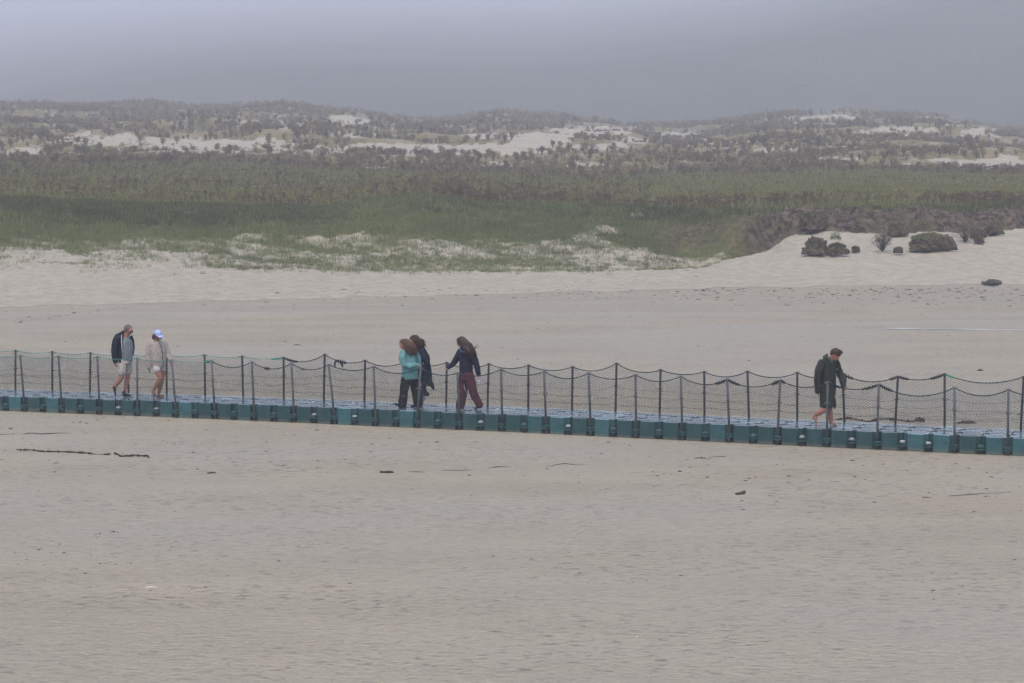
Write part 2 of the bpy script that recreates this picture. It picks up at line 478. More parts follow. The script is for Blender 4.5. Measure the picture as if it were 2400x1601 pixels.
# ---------------------------------------------------------------- plants: grass, ragwort, shrubs
def leafmat(name, c0, c1, dark=None, rough=.75):
    t = NT(name)
    oi = t.N.new('ShaderNodeObjectInfo')
    col = t.mix(oi.outputs['Random'], c0, c1)
    n = t.noise(t.pos(), .13, 3)
    col = t.mix(t.ramp(n, .38, .62, 0, .55), col, dark or tuple(x * .55 for x in c0))
    return t.done(col, rough, None, .15)
M_GRASS = leafmat('bank grass', (.098, .138, .046), (.190, .220, .092), (.086, .120, .040))
M_GRASSD = leafmat('dark bank grass', (.060, .078, .028), (.104, .120, .046))
M_MEADOW = leafmat('meadow grass', (.112, .140, .042), (.182, .196, .068), (.158, .152, .054))
M_DRYG = leafmat('yellowing dune grass', (.150, .140, .045), (.215, .185, .070), (.100, .110, .036))
M_STEM = leafmat('brown stems', (.050, .040, .028), (.080, .062, .040))
M_HEADB = leafmat('rusty seed heads', (.082, .050, .028), (.165, .115, .064), (.070, .050, .028))
M_SHRUB = leafmat('olive brown scrub', (.125, .098, .045), (.205, .160, .078), (.100, .082, .040))
M_HEADY = leafmat('yellow flower heads', (.150, .115, .030), (.24, .180, .045), (.11, .085, .034))
M_HEADW = leafmat('pale seed heads', (.19, .165, .14), (.29, .26, .23), (.14, .12, .10))
M_CUSH = leafmat('yellow green leaves', (.130, .150, .040), (.210, .205, .060), (.085, .105, .035))
M_BRIGHT = leafmat('bright green leaves', (.060, .130, .025), (.090, .170, .035))

def tuft(rng, n, h, spread, lean, w):
    vs, fs = [], []
    for k in range(n):
        a = rng.uniform(0, 6.283); r = spread * math.sqrt(rng.random())
        b = Vector((r * math.cos(a), r * math.sin(a), 0))
        hh = h * rng.uniform(.55, 1.1); d = rng.uniform(0, 6.283); l = lean * rng.uniform(.2, 1.2) * hh
        dv = Vector((math.cos(d), math.sin(d), 0)); s = Vector((-dv.y, dv.x, 0)) * w * rng.uniform(.7, 1.3)
        m = b + dv * l * .35 + Vector((0, 0, hh * .6)); t = b + dv * l + Vector((0, 0, hh))
        o = len(vs)
        vs += [b - s, b + s, m + s * .75, m - s * .75, t]
        fs += [(o, o + 1, o + 2, o + 3), (o + 3, o + 2, o + 4)]
    return vs, fs
def tuft_mesh(name, m, seed, n, h, spread, lean=.5, w=.006):
    rng = random.Random(seed); mb = MB(); v, f = tuft(rng, n, h, spread, lean, w); mb.add(v, f); return mb.mesh(name, [m])

def ragwort_mesh(seed, h, head, nb=6, leaves=9, fan=.16):
    """upright stem that forks near its top into flat ragged seed heads, withered leaves along the stem"""
    rng = random.Random(seed); mb = MB()
    tip = Vector((rng.uniform(-.05, .05), rng.uniform(-.05, .05), h))
    f = lambda t: Vector((tip.x * t * t, tip.y * t * t, h * t))
    mb.tube([f(0), f(.5), f(.8)], [.010, .008, .006], 4, 0)
    for k in range(nb):
        a = 6.283 * k / nb + rng.uniform(-.4, .4); r = fan * rng.uniform(.35, 1.1)
        s = f(rng.uniform(.50, .78)); e = Vector((tip.x + r * math.cos(a), tip.y + r * math.sin(a), h * rng.uniform(.84, 1.06)))
        mb.tube([s, s.lerp(e, .55) + Vector((0, 0, -.02)), e], [.005, .004, .004], 3, 0)
        for q in range(9):
            c = e + Vector((rng.gauss(0, .032), rng.gauss(0, .032), rng.gauss(0, .014)))
            x = rng.uniform(.010, .020); u = Vector((rng.gauss(0, 1), rng.gauss(0, 1), rng.gauss(0, .6))).normalized(); v = u.orthogonal().normalized()
            mb.add([c - u * x - v * x, c + u * x - v * x, c + u * x + v * x, c - u * x + v * x], [(0, 1, 2, 3)], 1)
    for k in range(leaves):
        t = rng.uniform(.08, .75); a = rng.uniform(0, 6.283); s = f(t); L = rng.uniform(.06, .13) * (1.1 - t * .5)
        d = Vector((math.cos(a), math.sin(a), rng.uniform(-.6, .3))).normalized(); w = d.cross(Vector((0, 0, 1))).normalized() * .016
        mb.add([s, s + d * L * .5 + w, s + d * L, s + d * L * .5 - w], [(0, 1, 2, 3)], 0 if rng.random() < .6 else 1)
    return mb.mesh('ragwort', [M_STEM, head])
def shrub_mesh(seed, h, w, head, head2, stems=7, n=430):
    """vase-shaped clump of many forking stems with a ragged crown"""
    rng = random.Random(seed); mb = MB()
    for k in range(stems):
        a = 6.283 * k / stems + rng.uniform(-.5, .5); r = w * rng.uniform(.2, .95) * .5
        e = Vector((r * math.cos(a), r * math.sin(a), h * rng.uniform(.62, .95)))
        b = Vector((e.x * .15, e.y * .15, 0))
        mid = b.lerp(e, .5) + Vector((0, 0, h * .08))
        mb.tube([b, mid, e], [.016, .011, .006], 4, 0)
        nl = n // stems
        lob = rng.uniform(.10, .15) * w + .03
        for q in range(nl):
            t_ = 1 - .62 * rng.random() ** 1.4
            c = (mid.lerp(e, t_ * 2 - 1) if t_ > .5 else b.lerp(mid, t_ * 2)) + Vector((rng.gauss(0, lob), rng.gauss(0, lob), rng.gauss(0, lob * .8)))
            x = rng.uniform(.020, .046); u = Vector((rng.gauss(0, 1), rng.gauss(0, 1), rng.gauss(0, .8))).normalized(); v = u.orthogonal().normalized()
            mb.add([c - u * x - v * x * .7, c + u * x - v * x * .7, c + u * x + v * x * .7, c - u * x + v * x * .7], [(0, 1, 2, 3)], 1 if rng.random() < .7 else 2)
    for k in range(14):
        t = rng.uniform(.05, .5) * h; a = rng.uniform(0, 6.283); r = w * .22; L = rng.uniform(.08, .16)
        s = Vector((r * math.cos(a) * t, r * math.sin(a) * t, t)); d = Vector((math.cos(a), math.sin(a), rng.uniform(-.2, .6))).normalized(); ww = d.cross(Vector((0, 0, 1))).normalized() * .02
        mb.add([s, s + d * L * .5 + ww, s + d * L, s + d * L * .5 - ww], [(0, 1, 2, 3)], 0)
    return mb.mesh('dune_shrub', [M_STEM, head, head2])

# ---- scatter by geometry nodes: one uncountable plant cover per object
def scatter(name, src, pts, scl, rot):
    """cover of the mesh src standing on every point of pts"""
    n = len(pts)
    me = bpy.data.meshes.new(name); me.vertices.add(n)
    me.vertices.foreach_set('co', np.asarray(pts, np.float32).ravel())
    a = me.attributes.new('scl', 'FLOAT', 'POINT'); a.data.foreach_set('value', np.asarray(scl, np.float32))
    a = me.attributes.new('rot', 'FLOAT_VECTOR', 'POINT'); a.data.foreach_set('vector', np.asarray(rot, np.float32).ravel())
    me.update()
    o = link(name, me); o['kind'] = 'stuff'
    ng = bpy.data.node_groups.new(name, 'GeometryNodeTree')
    ng.interface.new_socket('Geometry', in_out='INPUT', socket_type='NodeSocketGeometry')
    ng.interface.new_socket('Geometry', in_out='OUTPUT', socket_type='NodeSocketGeometry')
    N, L = ng.nodes, ng.links
    gi, go = N.new('NodeGroupInput'), N.new('NodeGroupOutput')
    ip = N.new('GeometryNodeInstanceOnPoints'); oi = N.new('GeometryNodeObjectInfo'); oi.inputs['As Instance'].default_value = True
    so = bpy.data.objects.new(name + '_plant', src)
    oi.inputs['Object'].default_value = so
    na = N.new('GeometryNodeInputNamedAttribute'); na.data_type = 'FLOAT'; na.inputs['Name'].default_value = 'scl'
    nr = N.new('GeometryNodeInputNamedAttribute'); nr.data_type = 'FLOAT_VECTOR'; nr.inputs['Name'].default_value = 'rot'
    L.new(gi.outputs[0], ip.inputs['Points']); L.new(oi.outputs['Geometry'], ip.inputs['Instance'])
    L.new(na.outputs['Attribute'], ip.inputs['Scale']); L.new(nr.outputs['Attribute'], ip.inputs['Rotation']); L.new(ip.outputs[0], go.inputs[0])
    md = o.modifiers.new('cover', 'NODES'); md.node_group = ng
    return o

def candidates(n, y0, y1, smax=.366, seed=1):
    n = int(n * smax / .30)
    r = np.random.default_rng(seed)
    Y = np.sqrt(r.uniform(y0 * y0, y1 * y1, n)); X = r.uniform(-smax, smax, n) * Y
    Z = height(X, Y)
    u = CX + F_PX * X / Y
    return r, X, Y, Z, u
def frame(X, Y, Z, u):
    yA, yB, yC, *_ = stations(u)
    tBC = (Y - yB) / (yC - yB)
    return tBC, sand_mask(X, Y, Z), sstep(9, 4.5, yC - yB), yB, yC
def rots(r, n, tilt=.12):
    return np.stack([r.normal(0, tilt, n), r.normal(0, tilt, n), r.uniform(0, 6.283, n)], -1)

# bank grass: sparse blades in the lower sand, closing towards the crest, dense strip along its foot
r, X, Y, Z, u = candidates(200000, 98, 142, seed=2)
tBC, sm, steep, yB, yC = frame(X, Y, Z, u)
clump = fbm(X * .55, Y * .55, 51, 4)
d = sstep(-.12, .30, tBC + (clump - .5) * .35) * (1 - sm * .55) * (.44 + .75 * sstep(.40, .6, clump))
strip = np.exp(-((tBC - .08) / .10) ** 2) * sstep(380, 520, u) * (1 - sstep(1650, 1735, u))
d = np.maximum(d, strip * (.42 + .7 * sstep(.36, .5, clump)))
d = np.maximum(d, .05 * sstep(-.30, -.05, tBC) * (u < 1500) * sstep(.50, .62, clump))
d = d * (tBC < 1.25) * (1 - steep * (1 - np.maximum(sstep(.62, .9, tBC), .12)))
d = d * (1 - .7 * sstep(1480, 1580, u) * sstep(.18, .4, tBC) * (1 - sstep(.9, 1.05, tBC)))
keep = r.random(len(X)) < d
X, Y, Z, u, tBC = X[keep], Y[keep], Z[keep], u[keep], tBC[keep]
hs_ = (.75 + .6 * fbm(X * .3, Y * .3, 53, 3)) * r.uniform(.6, 1.25, len(X)) * (.62 + .5 * sstep(0, .5, tBC))
darkp = sstep(.60, .95, tBC) * (1 - sstep(700, 860, u) * (1 - sstep(1420, 1560, u)) * .8) * .55
isd = r.random(len(X)) < darkp * .8
for k in range(3):
    s_ = (~isd) & (np.arange(len(X)) % 3 == k)
    scatter('grass', tuft_mesh('grass', M_GRASS if k else M_DRYG if False else M_GRASS, 60 + k, 12, .28, .18 + .03 * k, .55, .0065), np.stack([X, Y, Z], -1)[s_], hs_[s_], rots(r, s_.sum()))
scatter('grass', tuft_mesh('grass', M_GRASSD, 64, 20, .36, .20, .6, .008), np.stack([X, Y, Z], -1)[isd], hs_[isd], rots(r, isd.sum()))

# meadow
r, X, Y, Z, u = candidates(76000, 124, 250, seed=3)
tBC, sm, steep, yB, yC = frame(X, Y, Z, u)
keep = (tBC > .95) & (r.random(len(X)) < (1 - sm) * (.35 + .65 * fbm(X * .2, Y * .2, 55, 3)) * (1 - .45 * sstep(226, 246, Y)))
X, Y, Z = X[keep], Y[keep], Z[keep]
q = r.random(len(X)) < .14 + .25 * sstep(.5, .62, fbm(X * .12, Y * .2, 56, 3))
for m_, s_, sd_ in ((M_MEADOW, ~q, 70), (M_DRYG, q, 71)):
    scatter('meadow_grass', tuft_mesh('meadow_grass', m_, sd_, 18, .26, .24, .7, .010), np.stack([X, Y, Z], -1)[s_], r.uniform(.7, 1.35, s_.sum()), rots(r, s_.sum()))
# dune grass
r, X, Y, Z, u = candidates(60000, 226, 604, seed=4)
_, sm, *_ = frame(X, Y, Z, u)
g = fbm(X * .10, Y * .14, 57, 4)
keep = r.random(len(X)) < (1 - sm) * sstep(.42, .62, g)
X, Y, Z, g = X[keep], Y[keep], Z[keep], g[keep]
q = r.random(len(X)) < .55
for m_, s_, sd_ in ((M_DRYG, q, 80), (M_MEADOW, ~q, 81)):
    scatter('dune_grass', tuft_mesh('dune_grass', m_, sd_, 20, .34, .34, .8, .015), np.stack([X, Y, Z], -1)[s_], r.uniform(.7, 1.4, s_.sum()), rots(r, s_.sum()))

# ragwort going to seed on the meadow
RAG = [ragwort_mesh(1, .72, M_HEADB), ragwort_mesh(2, .85, M_HEADB, 7, 11, .18), ragwort_mesh(3, .60, M_HEADB, 5, 8, .14), ragwort_mesh(4, .70, M_HEADW, 6, 8, .16), ragwort_mesh(5, .62, M_HEADY, 6, 12, .17)]
r, X, Y, Z, u = candidates(95000, 124, 264, seed=5)
tBC, sm, steep, yB, yC = frame(X, Y, Z, u)
v = vis_v(X, Y, Z)
off = Y - yC
n1 = fbm(X * .10, Y * .16, 61, 4); n2 = fbm(X * .35, Y * .5, 62, 3)
belt = np.interp(u, [0, 700, 1000, 1250, 1600, 2400], [.15, .35, .5, .55, .95, 1.0]) * sstep(1.0, 3.0, off) * (1 - sstep(8, 16, off))
left = (1 - sstep(650, 950, u)) * sstep(8, 16, off) * .75 + sstep(650, 1150, u) * (1 - sstep(1350, 1600, u)) * sstep(6, 14, off) * .75
top = sstep(212, 230, Y)
d = np.maximum(np.maximum(belt * 1.1, left * .24), np.maximum(top * .24, .024)) * (.10 + 1.0 * sstep(.42, .58, n1)) * (.35 + sstep(.40, .58, n2))
keep = (off > .8) & (r.random(len(X)) < d) & (sm < .5)
X, Y, Z, u, off = X[keep], Y[keep], Z[keep], u[keep], off[keep]
kind = r.choice(5, len(X), p=[.34, .26, .22, .13, .05]); sc_ = r.uniform(.62, 1.15, len(X)); ro = rots(r, len(X), .07)
inview = np.abs(X / Y) < .238
size = sc_ * np.array([.72, .85, .60, .70, .62])[kind] / Y * (1 + .6 * (off < 12)) * inview
order = np.argsort(-size)
def across_words(u):
    return ['at the far left', 'left of the walking couple', 'above the walking couple', 'between the couple and the girls', 'above the three girls', 'right of the three girls', 'left of the boy', 'above the boy', 'at the far right'][int(np.searchsorted([130, 290, 450, 850, 1150, 1450, 1750, 2050], u))]
def rag_label(k):
    return '%s brown ragwort stalk %s, %s' % (['tall', 'broad-headed', 'short'][[0, 1, 2][kind[k] % 3]], 'on the bank crest' if off[k] < 5 else ('just behind the crest' if off[k] < 12 else 'well behind the crest'), across_words(u[k]))
for k in order[:285]:
    o = link('ragwort', RAG[[0, 1, 2][kind[k] % 3]], None, (X[k], Y[k], Z[k] - .02)); o.scale = (sc_[k],) * 3; o.rotation_euler = ro[k]
    tag(o, rag_label(k), 'ragwort', 'brown ragwort stalks in the meadow')
rest = order[285:]
for q in range(5):
    s_ = rest[kind[rest] == q]
    scatter('ragwort_field', RAG[q], np.stack([X, Y, Z - .02], -1)[s_], sc_[s_], ro[s_])

# vase-shaped clumps all over the dunes
SHR = [shrub_mesh(1, 1.0, .70, M_SHRUB, M_DRYG), shrub_mesh(2, 1.15, .55, M_SHRUB, M_HEADY, 6, 380), shrub_mesh(3, .85, .90, M_SHRUB, M_GRASSD, 9, 480), shrub_mesh(4, .95, .75, M_DRYG, M_HEADY, 8, 430)]
r, X, Y, Z, u = candidates(34000, 222, 602, seed=6)
_, sm, *_ = frame(X, Y, Z, u)
n1 = fbm(X * .10, Y * .10, 65, 4); n2 = fbm(X * .4, Y * .3, 66, 3)
d = (1 - sm) * (.10 + 1.0 * sstep(.37, .52, n1)) * (.35 + 1.0 * sstep(.38, .58, n2))
d = np.maximum(d, .34 * np.exp(-((Y - 236) / 9) ** 2) * (1 - sm))
d = d * np.where((u < 560) & (Y > 400), 1.6, 1.0)
keep = r.random(len(X)) < np.clip(d * .62 + .014, 0, 1)
X, Y, Z = X[keep], Y[keep], Z[keep]
kind = r.choice(4, len(X), p=[.40, .28, .20, .12]); sc_ = r.uniform(.55, 1.15, len(X)) * (1 + np.clip(Y - 240, 0, 400) / 400 * .75); ro = rots(r, len(X), .05)
size = sc_ / Y * (np.abs(X / Y) < .238)
order = np.argsort(-size)
US = CX + F_PX * X / Y
def sh_label(k):
    return '%s shrub %s, %s' % (['rusty vase-shaped', 'tall narrow brown', 'low wide green-brown', 'yellowish ragged'][kind[k]], 'at the dune foot' if Y[k] < 243 else ('on the lowest dune' if Y[k] < 262 else 'higher on the dunes'), across_words(US[k]))
for k in order[:285]:
    o = link('dune_shrub', SHR[kind[k]], None, (X[k], Y[k], Z[k] - .03)); o.scale = (sc_[k],) * 3; o.rotation_euler = ro[k]
    tag(o, sh_label(k), 'shrub', 'brown shrubs on the dunes')
rest = order[285:]
for q in range(4):
    s_ = rest[kind[rest] == q]
    scatter('shrub_thicket', SHR[q], np.stack([X, Y, Z - .03], -1)[s_], sc_[s_], ro[s_])

# low brown scrub that closes the ground between the shrubs
r, X, Y, Z, u = candidates(40000, 226, 602, seed=12)
_, sm, *_ = frame(X, Y, Z, u)
keep = r.random(len(X)) < (1 - sm) * sstep(.36, .54, fbm(X * .07, Y * .09, 67, 4)) * .5
X, Y, Z = X[keep], Y[keep], Z[keep]
q_ = r.choice(3, len(X))
for q in range(3):
    s_ = q_ == q
    scatter('low_scrub', [RAG[1], RAG[4], shrub_mesh(9, .5, .6, M_SHRUB, M_DRYG, 7, 160)][q], np.stack([X, Y, Z - .03], -1)[s_], r.uniform(.8, 1.5, s_.sum()) * (1 + (Y[s_] - 226) / 500), rots(r, s_.sum(), .06))

def ground_hit(u, v):
    """first point of the terrain behind image column u, row v of the photograph"""
    ys = np.linspace(60, 600, 5400); dr = ray(u, v)
    zr = ZC + ys * (dr.z / dr.y); xr = ys * (dr.x / dr.y)
    h = height(xr, ys); k = np.argmax(h >= zr)
    return Vector((xr[k], ys[k], h[k]))

# yellow-green cushions on the bank, a bright green tuft at the cliff and dark bushes hanging from it
def cushion_mesh(seed, w, h, m, n=420):
    rng = random.Random(seed); mb = MB()
    for k in range(n):
        a = rng.uniform(0, 6.283); r_ = math.sqrt(rng.random()); z = h * (1 - r_ ** 2) * rng.uniform(.4, 1.1) * (.75 + .35 * math.sin(a * 3 + seed))
        c = Vector((w * .5 * r_ * math.cos(a), w * .42 * r_ * math.sin(a), z)); L = rng.uniform(.04, .09)
        u_ = Vector((math.cos(a) * .6 + rng.gauss(0, .4), math.sin(a) * .6 + rng.gauss(0, .4), rng.uniform(.2, 1.2))).normalized(); s = u_.orthogonal().normalized() * L * .28
        mb.add([c - s, c + s, c + u_ * L], [(0, 1, 2)])
    return mb.mesh('cushion_plant', [m])
CU = [cushion_mesh(1, .9, .32, M_CUSH), cushion_mesh(2, .7, .26, M_CUSH), cushion_mesh(3, 1.1, .30, M_CUSH)]
spots = [(868, 552, 1.0), (960, 548, .8), (1005, 565, .7), (1330, 565, 1.0), (1338, 558, .7), (1412, 553, .9), (1470, 560, 1.0), (1498, 565, .7), (1320, 598, 1.1), (1215, 578, .7), (1140, 560, .6), (1090, 575, .7), (820, 580, .6), (700, 560, .7), (880, 592, .6), (1655, 568, 1.2), (1610, 545, .8)]
ORD = 'first second third fourth fifth sixth seventh eighth ninth tenth eleventh twelfth thirteenth fourteenth fifteenth sixteenth seventeenth'.split()
rank = {k: n for n, k in enumerate(sorted(range(len(spots)), key=lambda k: spots[k][0]))}
for k, (u_, v_, s_) in enumerate(spots):
    o = link('cushion_plant', CU[k % 3], None, ground_hit(u_, v_)); o.scale = (s_,) * 3; o.rotation_euler = (0, 0, k * 1.7)
    tag(o, '%s yellow-green cushion plant, %s from the left on the sandy grass bank' % ('big' if s_ > .85 else 'small', ORD[rank[k]]), 'plant', 'yellow-green cushion plants on the bank')
o = link('green_tuft', cushion_mesh(7, .62, .5, M_BRIGHT, 380), None, ground_hit(1958, 562)); tag(o, 'bright green leafy tuft at the foot of the dark eroded bank', 'plant')

# clods of turf fallen from the eroded bank
t = NT('turf clod')
c = t.mix(t.ramp(t.noise(t.pos(), 3.5, 5, .65), .35, .65), (.040, .034, .027), (.140, .118, .090))
sep = t.N.new('ShaderNodeSeparateXYZ'); t.L.new(t.geo.outputs['Normal'], sep.inputs[0])
c = t.mix(t.math('MULTIPLY', t.ramp(sep.outputs[2], .25, .85), .75), c, (.085, .088, .042))
M_CLOD = t.done(c, .95, t.bump(t.noise(t.pos(), 9, 5, .7), .06), .1)
def clod(seed, w, d, h, u_, v_, label, tuftm=None, sparse=1.0):
    rng = random.Random(seed)
    p = ground_hit(u_, v_)
    root = empty('turf_clod', p); tag(root, label, 'turf clod')
    bm = bmesh.new(); bmesh.ops.create_icosphere(bm, subdivisions=5, radius=1)
    co = np.array([q.co[:] for q in bm.verts])
    n = fbm(co[:, 0] * 1.4 + seed * 3, co[:, 1] * 1.6 + co[:, 2] * 1.3, seed, 4) - .5; n2 = fbm(co[:, 0] * 5 + co[:, 2] * 3, co[:, 1] * 5 + co[:, 2] * 2, seed + 3, 3) - .5
    n3 = fbm(co[:, 0] * 12 + co[:, 2] * 7, co[:, 1] * 12 + co[:, 2] * 5, seed + 5, 3) - .5
    k = 1 + n * 1.15 + n2 * .70 + n3 * .35
    for q, kk in zip(bm.verts, k):
        q.co = Vector((q.co.x * kk * w * .5, q.co.y * kk * d * .5, max(q.co.z * kk, -.35) * h * .62 + h * .30))
    me = bpy.data.meshes.new('earth'); bm.to_mesh(me); bm.free(); me.materials.append(M_CLOD)
    me.polygons.foreach_set('use_smooth', np.ones(len(me.polygons), bool))
    link('earth', me, root)
    mb = MB()
    for k in range(int(90 * sparse * w)):
        a = rng.uniform(0, 6.283); r_ = math.sqrt(rng.random()) * .42
        vs, fs = tuft(rng, 8, .17, .05, .9, .008)
        o = Vector((w * r_ * math.cos(a), d * r_ * math.sin(a), h * (.86 - 1.5 * r_ * r_)))
        mb.add([Vector(q) + o for q in vs], fs)
    mb.build('turf_grass', tuftm or M_GRASSD, root)
    return root
clod(1, 1.25, 1.0, 1.00, 1911, 600, 'rounded dark turf clod lying alone on the sand, nearest the water side')
clod(2, 1.10, .8, .65, 1961, 599, 'smaller turf clod just right of the rounded one on the sand')
clod(3, 2.4, 1.3, 1.05, 2178, 591, 'largest turf mound below the bank, green on top', M_GRASS, 1.3)
clod(4, 1.1, .8, .55, 2330, 552, 'pale-sided turf block under the far right of the eroded bank')
clod(5, .9, .8, .55, 2290, 560, 'low dark turf lump leaning at the right end of the eroded bank')
clod(6, .5, .4, .36, 2293, 572, 'small round dark lump of earth below the bushes')
clod(7, 1.5, 1.0, 1.2, 1905, 545, 'tall turf block slipping off the edge of the eroded bank', M_GRASSD, .8)
clod(8, 1.0, .8, .8, 2100, 555, 'upright dark turf block between the two leafless bushes')
clod(9, .45, .4, .3, 2005, 594, 'fist-like brown clump of earth on the open sand')
clod(10, .5, .35, .3, 2105, 596, 'dark crumb of earth at the foot of the left bush')
def bush(seed, w, h, u_, v_, label):
    rng = random.Random(seed); root = empty('thorn_bush', ground_hit(u_, v_)); tag(root, label, 'bush')
    mb = MB(); tips = []
    for k in range(46):
        a = rng.uniform(0, 6.283); el = rng.uniform(.25, 1.4)
        e = Vector((math.cos(a) * math.cos(el) * w * .55, math.sin(a) * math.cos(el) * w * .4, math.sin(el) * h)) * rng.uniform(.6, 1.05)
        m_ = e * .5 + Vector((rng.gauss(0, .06), rng.gauss(0, .06), .06))
        mb.tube([Vector((0, 0, 0)), m_, e], [.014, .010, .004], 4); tips.append(e)
        for q in range(3):
            s = m_.lerp(e, rng.random()); e2 = s + Vector((rng.gauss(0, .14), rng.gauss(0, .12), rng.uniform(.02, .22))); mb.tube([s, e2], [.006, .003], 3); tips.append(e2)
    mb.build('branches', M_STEM, root)
    mb = MB()
    for e in tips:
        for q in range(6):
            c = e + Vector((rng.gauss(0, .06), rng.gauss(0, .06), rng.gauss(0, .05))); x = rng.uniform(.014, .030); u2 = Vector((rng.gauss(0, 1), rng.gauss(0, 1), rng.gauss(0, 1))).normalized(); v2 = u2.orthogonal().normalized()
            mb.add([c - u2 * x, c + v2 * x, c + u2 * x, c - v2 * x], [(0, 1, 2, 3)], 0 if rng.random() < .75 else 1)
    mb.build('foliage', [M_STEM, M_HEADW], root)
bush(1, 1.5, 1.25, 2068, 590, 'brown scrubby bush with pale tips standing left of the largest turf mound')
bush(2, 1.9, 1.3, 2262, 568, 'wide dark scrubby bush between the largest turf mound and the right end')

# ---------------------------------------------------------------- floating dock of plastic cubes
CUBE = 0.5
_du = [12.25, 55.64, 99.03, 143.7, 187.59, 232.0, 277.18, 322.1, 367.53, 412.71, 457.12, 502.5, 548.6, 594.2, 640.91, 688.64, 736.37, 783.84, 831.83, 880.47, 929.22,
       977.7, 1026.7, 1075.37, 1124.89, 1174.14, 1226.47, 1277.5, 1329.7, 1382.3, 1434.9, 1488.87, 1542.98, 1597.35, 1654.0, 1710.67, 1767.59, 1825.1, 1882.4, 1941.1,
       1999.1, 2058.5, 2117.25, 2176.5, 2236.7, 2296.7, 2356.9]
_ii = np.arange(len(_du))
# the dock runs obliquely: 0.5 m joints, nearer to the camera at its right-hand end
def dock_fit(C):
    y = 50.0 * (1 - C * _ii); x = (np.array(_du) - CX) / F_PX * y
    return np.polyfit(_ii, x, 2), C
_px, _C = dock_fit(0.00352)
_len = math.hypot(np.polyval(_px, 46) - np.polyval(_px, 0), 50 * _C * 46)
Y0 = 50.0 * 23.0 / _len
_px = np.polyfit(_ii, (np.array(_du) - CX) / F_PX * (Y0 * (1 - _C * _ii) * _cp + (ZC - .3) * _sp), 3)
_vtop = np.interp(np.arange(47), [0, 7, 13, 19, 25, 27, 29, 37, 39, 41, 43, 44, 46], [929.6, 938, 948, 960.6, 970.5, 976, 981, 1001, 1007.5, 1012, 1018, 1020.7, 1026])
_yv = Y0 * (1 - _C * _ii)
_zt = np.array([at_y(CX, v, y).z for v, y in zip(_vtop, _yv)])
_pz = np.polyfit(_ii, _zt, 3)
def dock_xy(i):
    """near edge of the dock at joint i"""
    return Vector((np.polyval(_px, i), Y0 * (1 - _C * i), 0))
def dock_dir(i):
    d = dock_xy(i + .5) - dock_xy(i - .5); return d.normalized()
def dock_nrm(i):
    d = dock_dir(i); return Vector((-d.y, d.x, 0))
def dock_z(i):
    return float(np.polyval(_pz, min(max(i, 0), 46)))
def dock_pt(i, across=0.0, up=0.0):
    p = dock_xy(i) + dock_nrm(i) * across; p.z = dock_z(i) + up; return p
def dock_i(u, across=0.0):
    """joint number whose point at that distance across stands in column u"""
    best = min(np.linspace(-8, 54, 1241), key=lambda i: abs(CX + F_PX * dock_pt(i, across).x / (dock_pt(i, across).y * _cp + (ZC - .35) * _sp) - u))
    return float(best)
ROWS = 3
I0, I1 = -6, 53

def plastic(name, c, coat=0.0):
    t = NT(name)
    oi = t.N.new('ShaderNodeObjectInfo')
    tc = t.N.new('ShaderNodeTexCoord')
    r = oi.outputs['Random']
    base = t.mix(t.ramp(r, .45, 1.0), c, tuple(x * 1.9 + .008 for x in c))
    streak = t.N.new('ShaderNodeTexNoise'); streak.inputs['Scale'].default_value = 1.0; streak.inputs['Detail'].default_value = 4
    mp = t.pos((9, 9, 1.2)); t.L.new(mp, streak.inputs['Vector'])
    base = t.mix(t.ramp(streak.outputs[0], .45, .75, 0, .30), base, (.060, .105, .112))
    blot = t.noise(t.pos(), 4.5, 4, .6)
    base = t.mix(t.ramp(blot, .45, .7, 0, .45), base, tuple(x * .55 for x in c))
    sep = t.N.new('ShaderNodeSeparateXYZ'); t.L.new(t.geo.outputs['Position'], sep.inputs[0])
    low = t.math('ADD', sep.outputs[2], t.math('MULTIPLY', t.noise(t.pos(), 12, 3), .07))
    base = t.mix(t.ramp(low, .02, .07, .35, 0), base, (.18, .16, .13))          # sand splashed on the foot
    rough = t.ramp(t.noise(t.pos(), 14, 3), .3, .7, *((.10, .22) if coat else (.28, .42)))
    t.b.inputs['Coat Weight'].default_value = coat; t.b.inputs['Coat Roughness'].default_value = .10
    return t.done(base, rough, t.bump(t.noise(t.pos(), 60, 2), .0008), .5)
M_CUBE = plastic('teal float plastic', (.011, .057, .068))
M_TREAD = plastic('wet tread plastic with painted sky sheen', (.200, .310, .370), 1.0)  # deck tops: sky sheen painted in as a paler base colour
M_LUG = mat('dark teal lug plastic', (.028, .085, .094), .45, .4, .25, 20)
M_PIN = mat('pale pin cap', (.38, .40, .41), .5, .4, .15, 30, rand=.25)
M_PINDK = mat('teal pin cap', (.06, .12, .125), .4, .5, .2, 30, rand=.3)

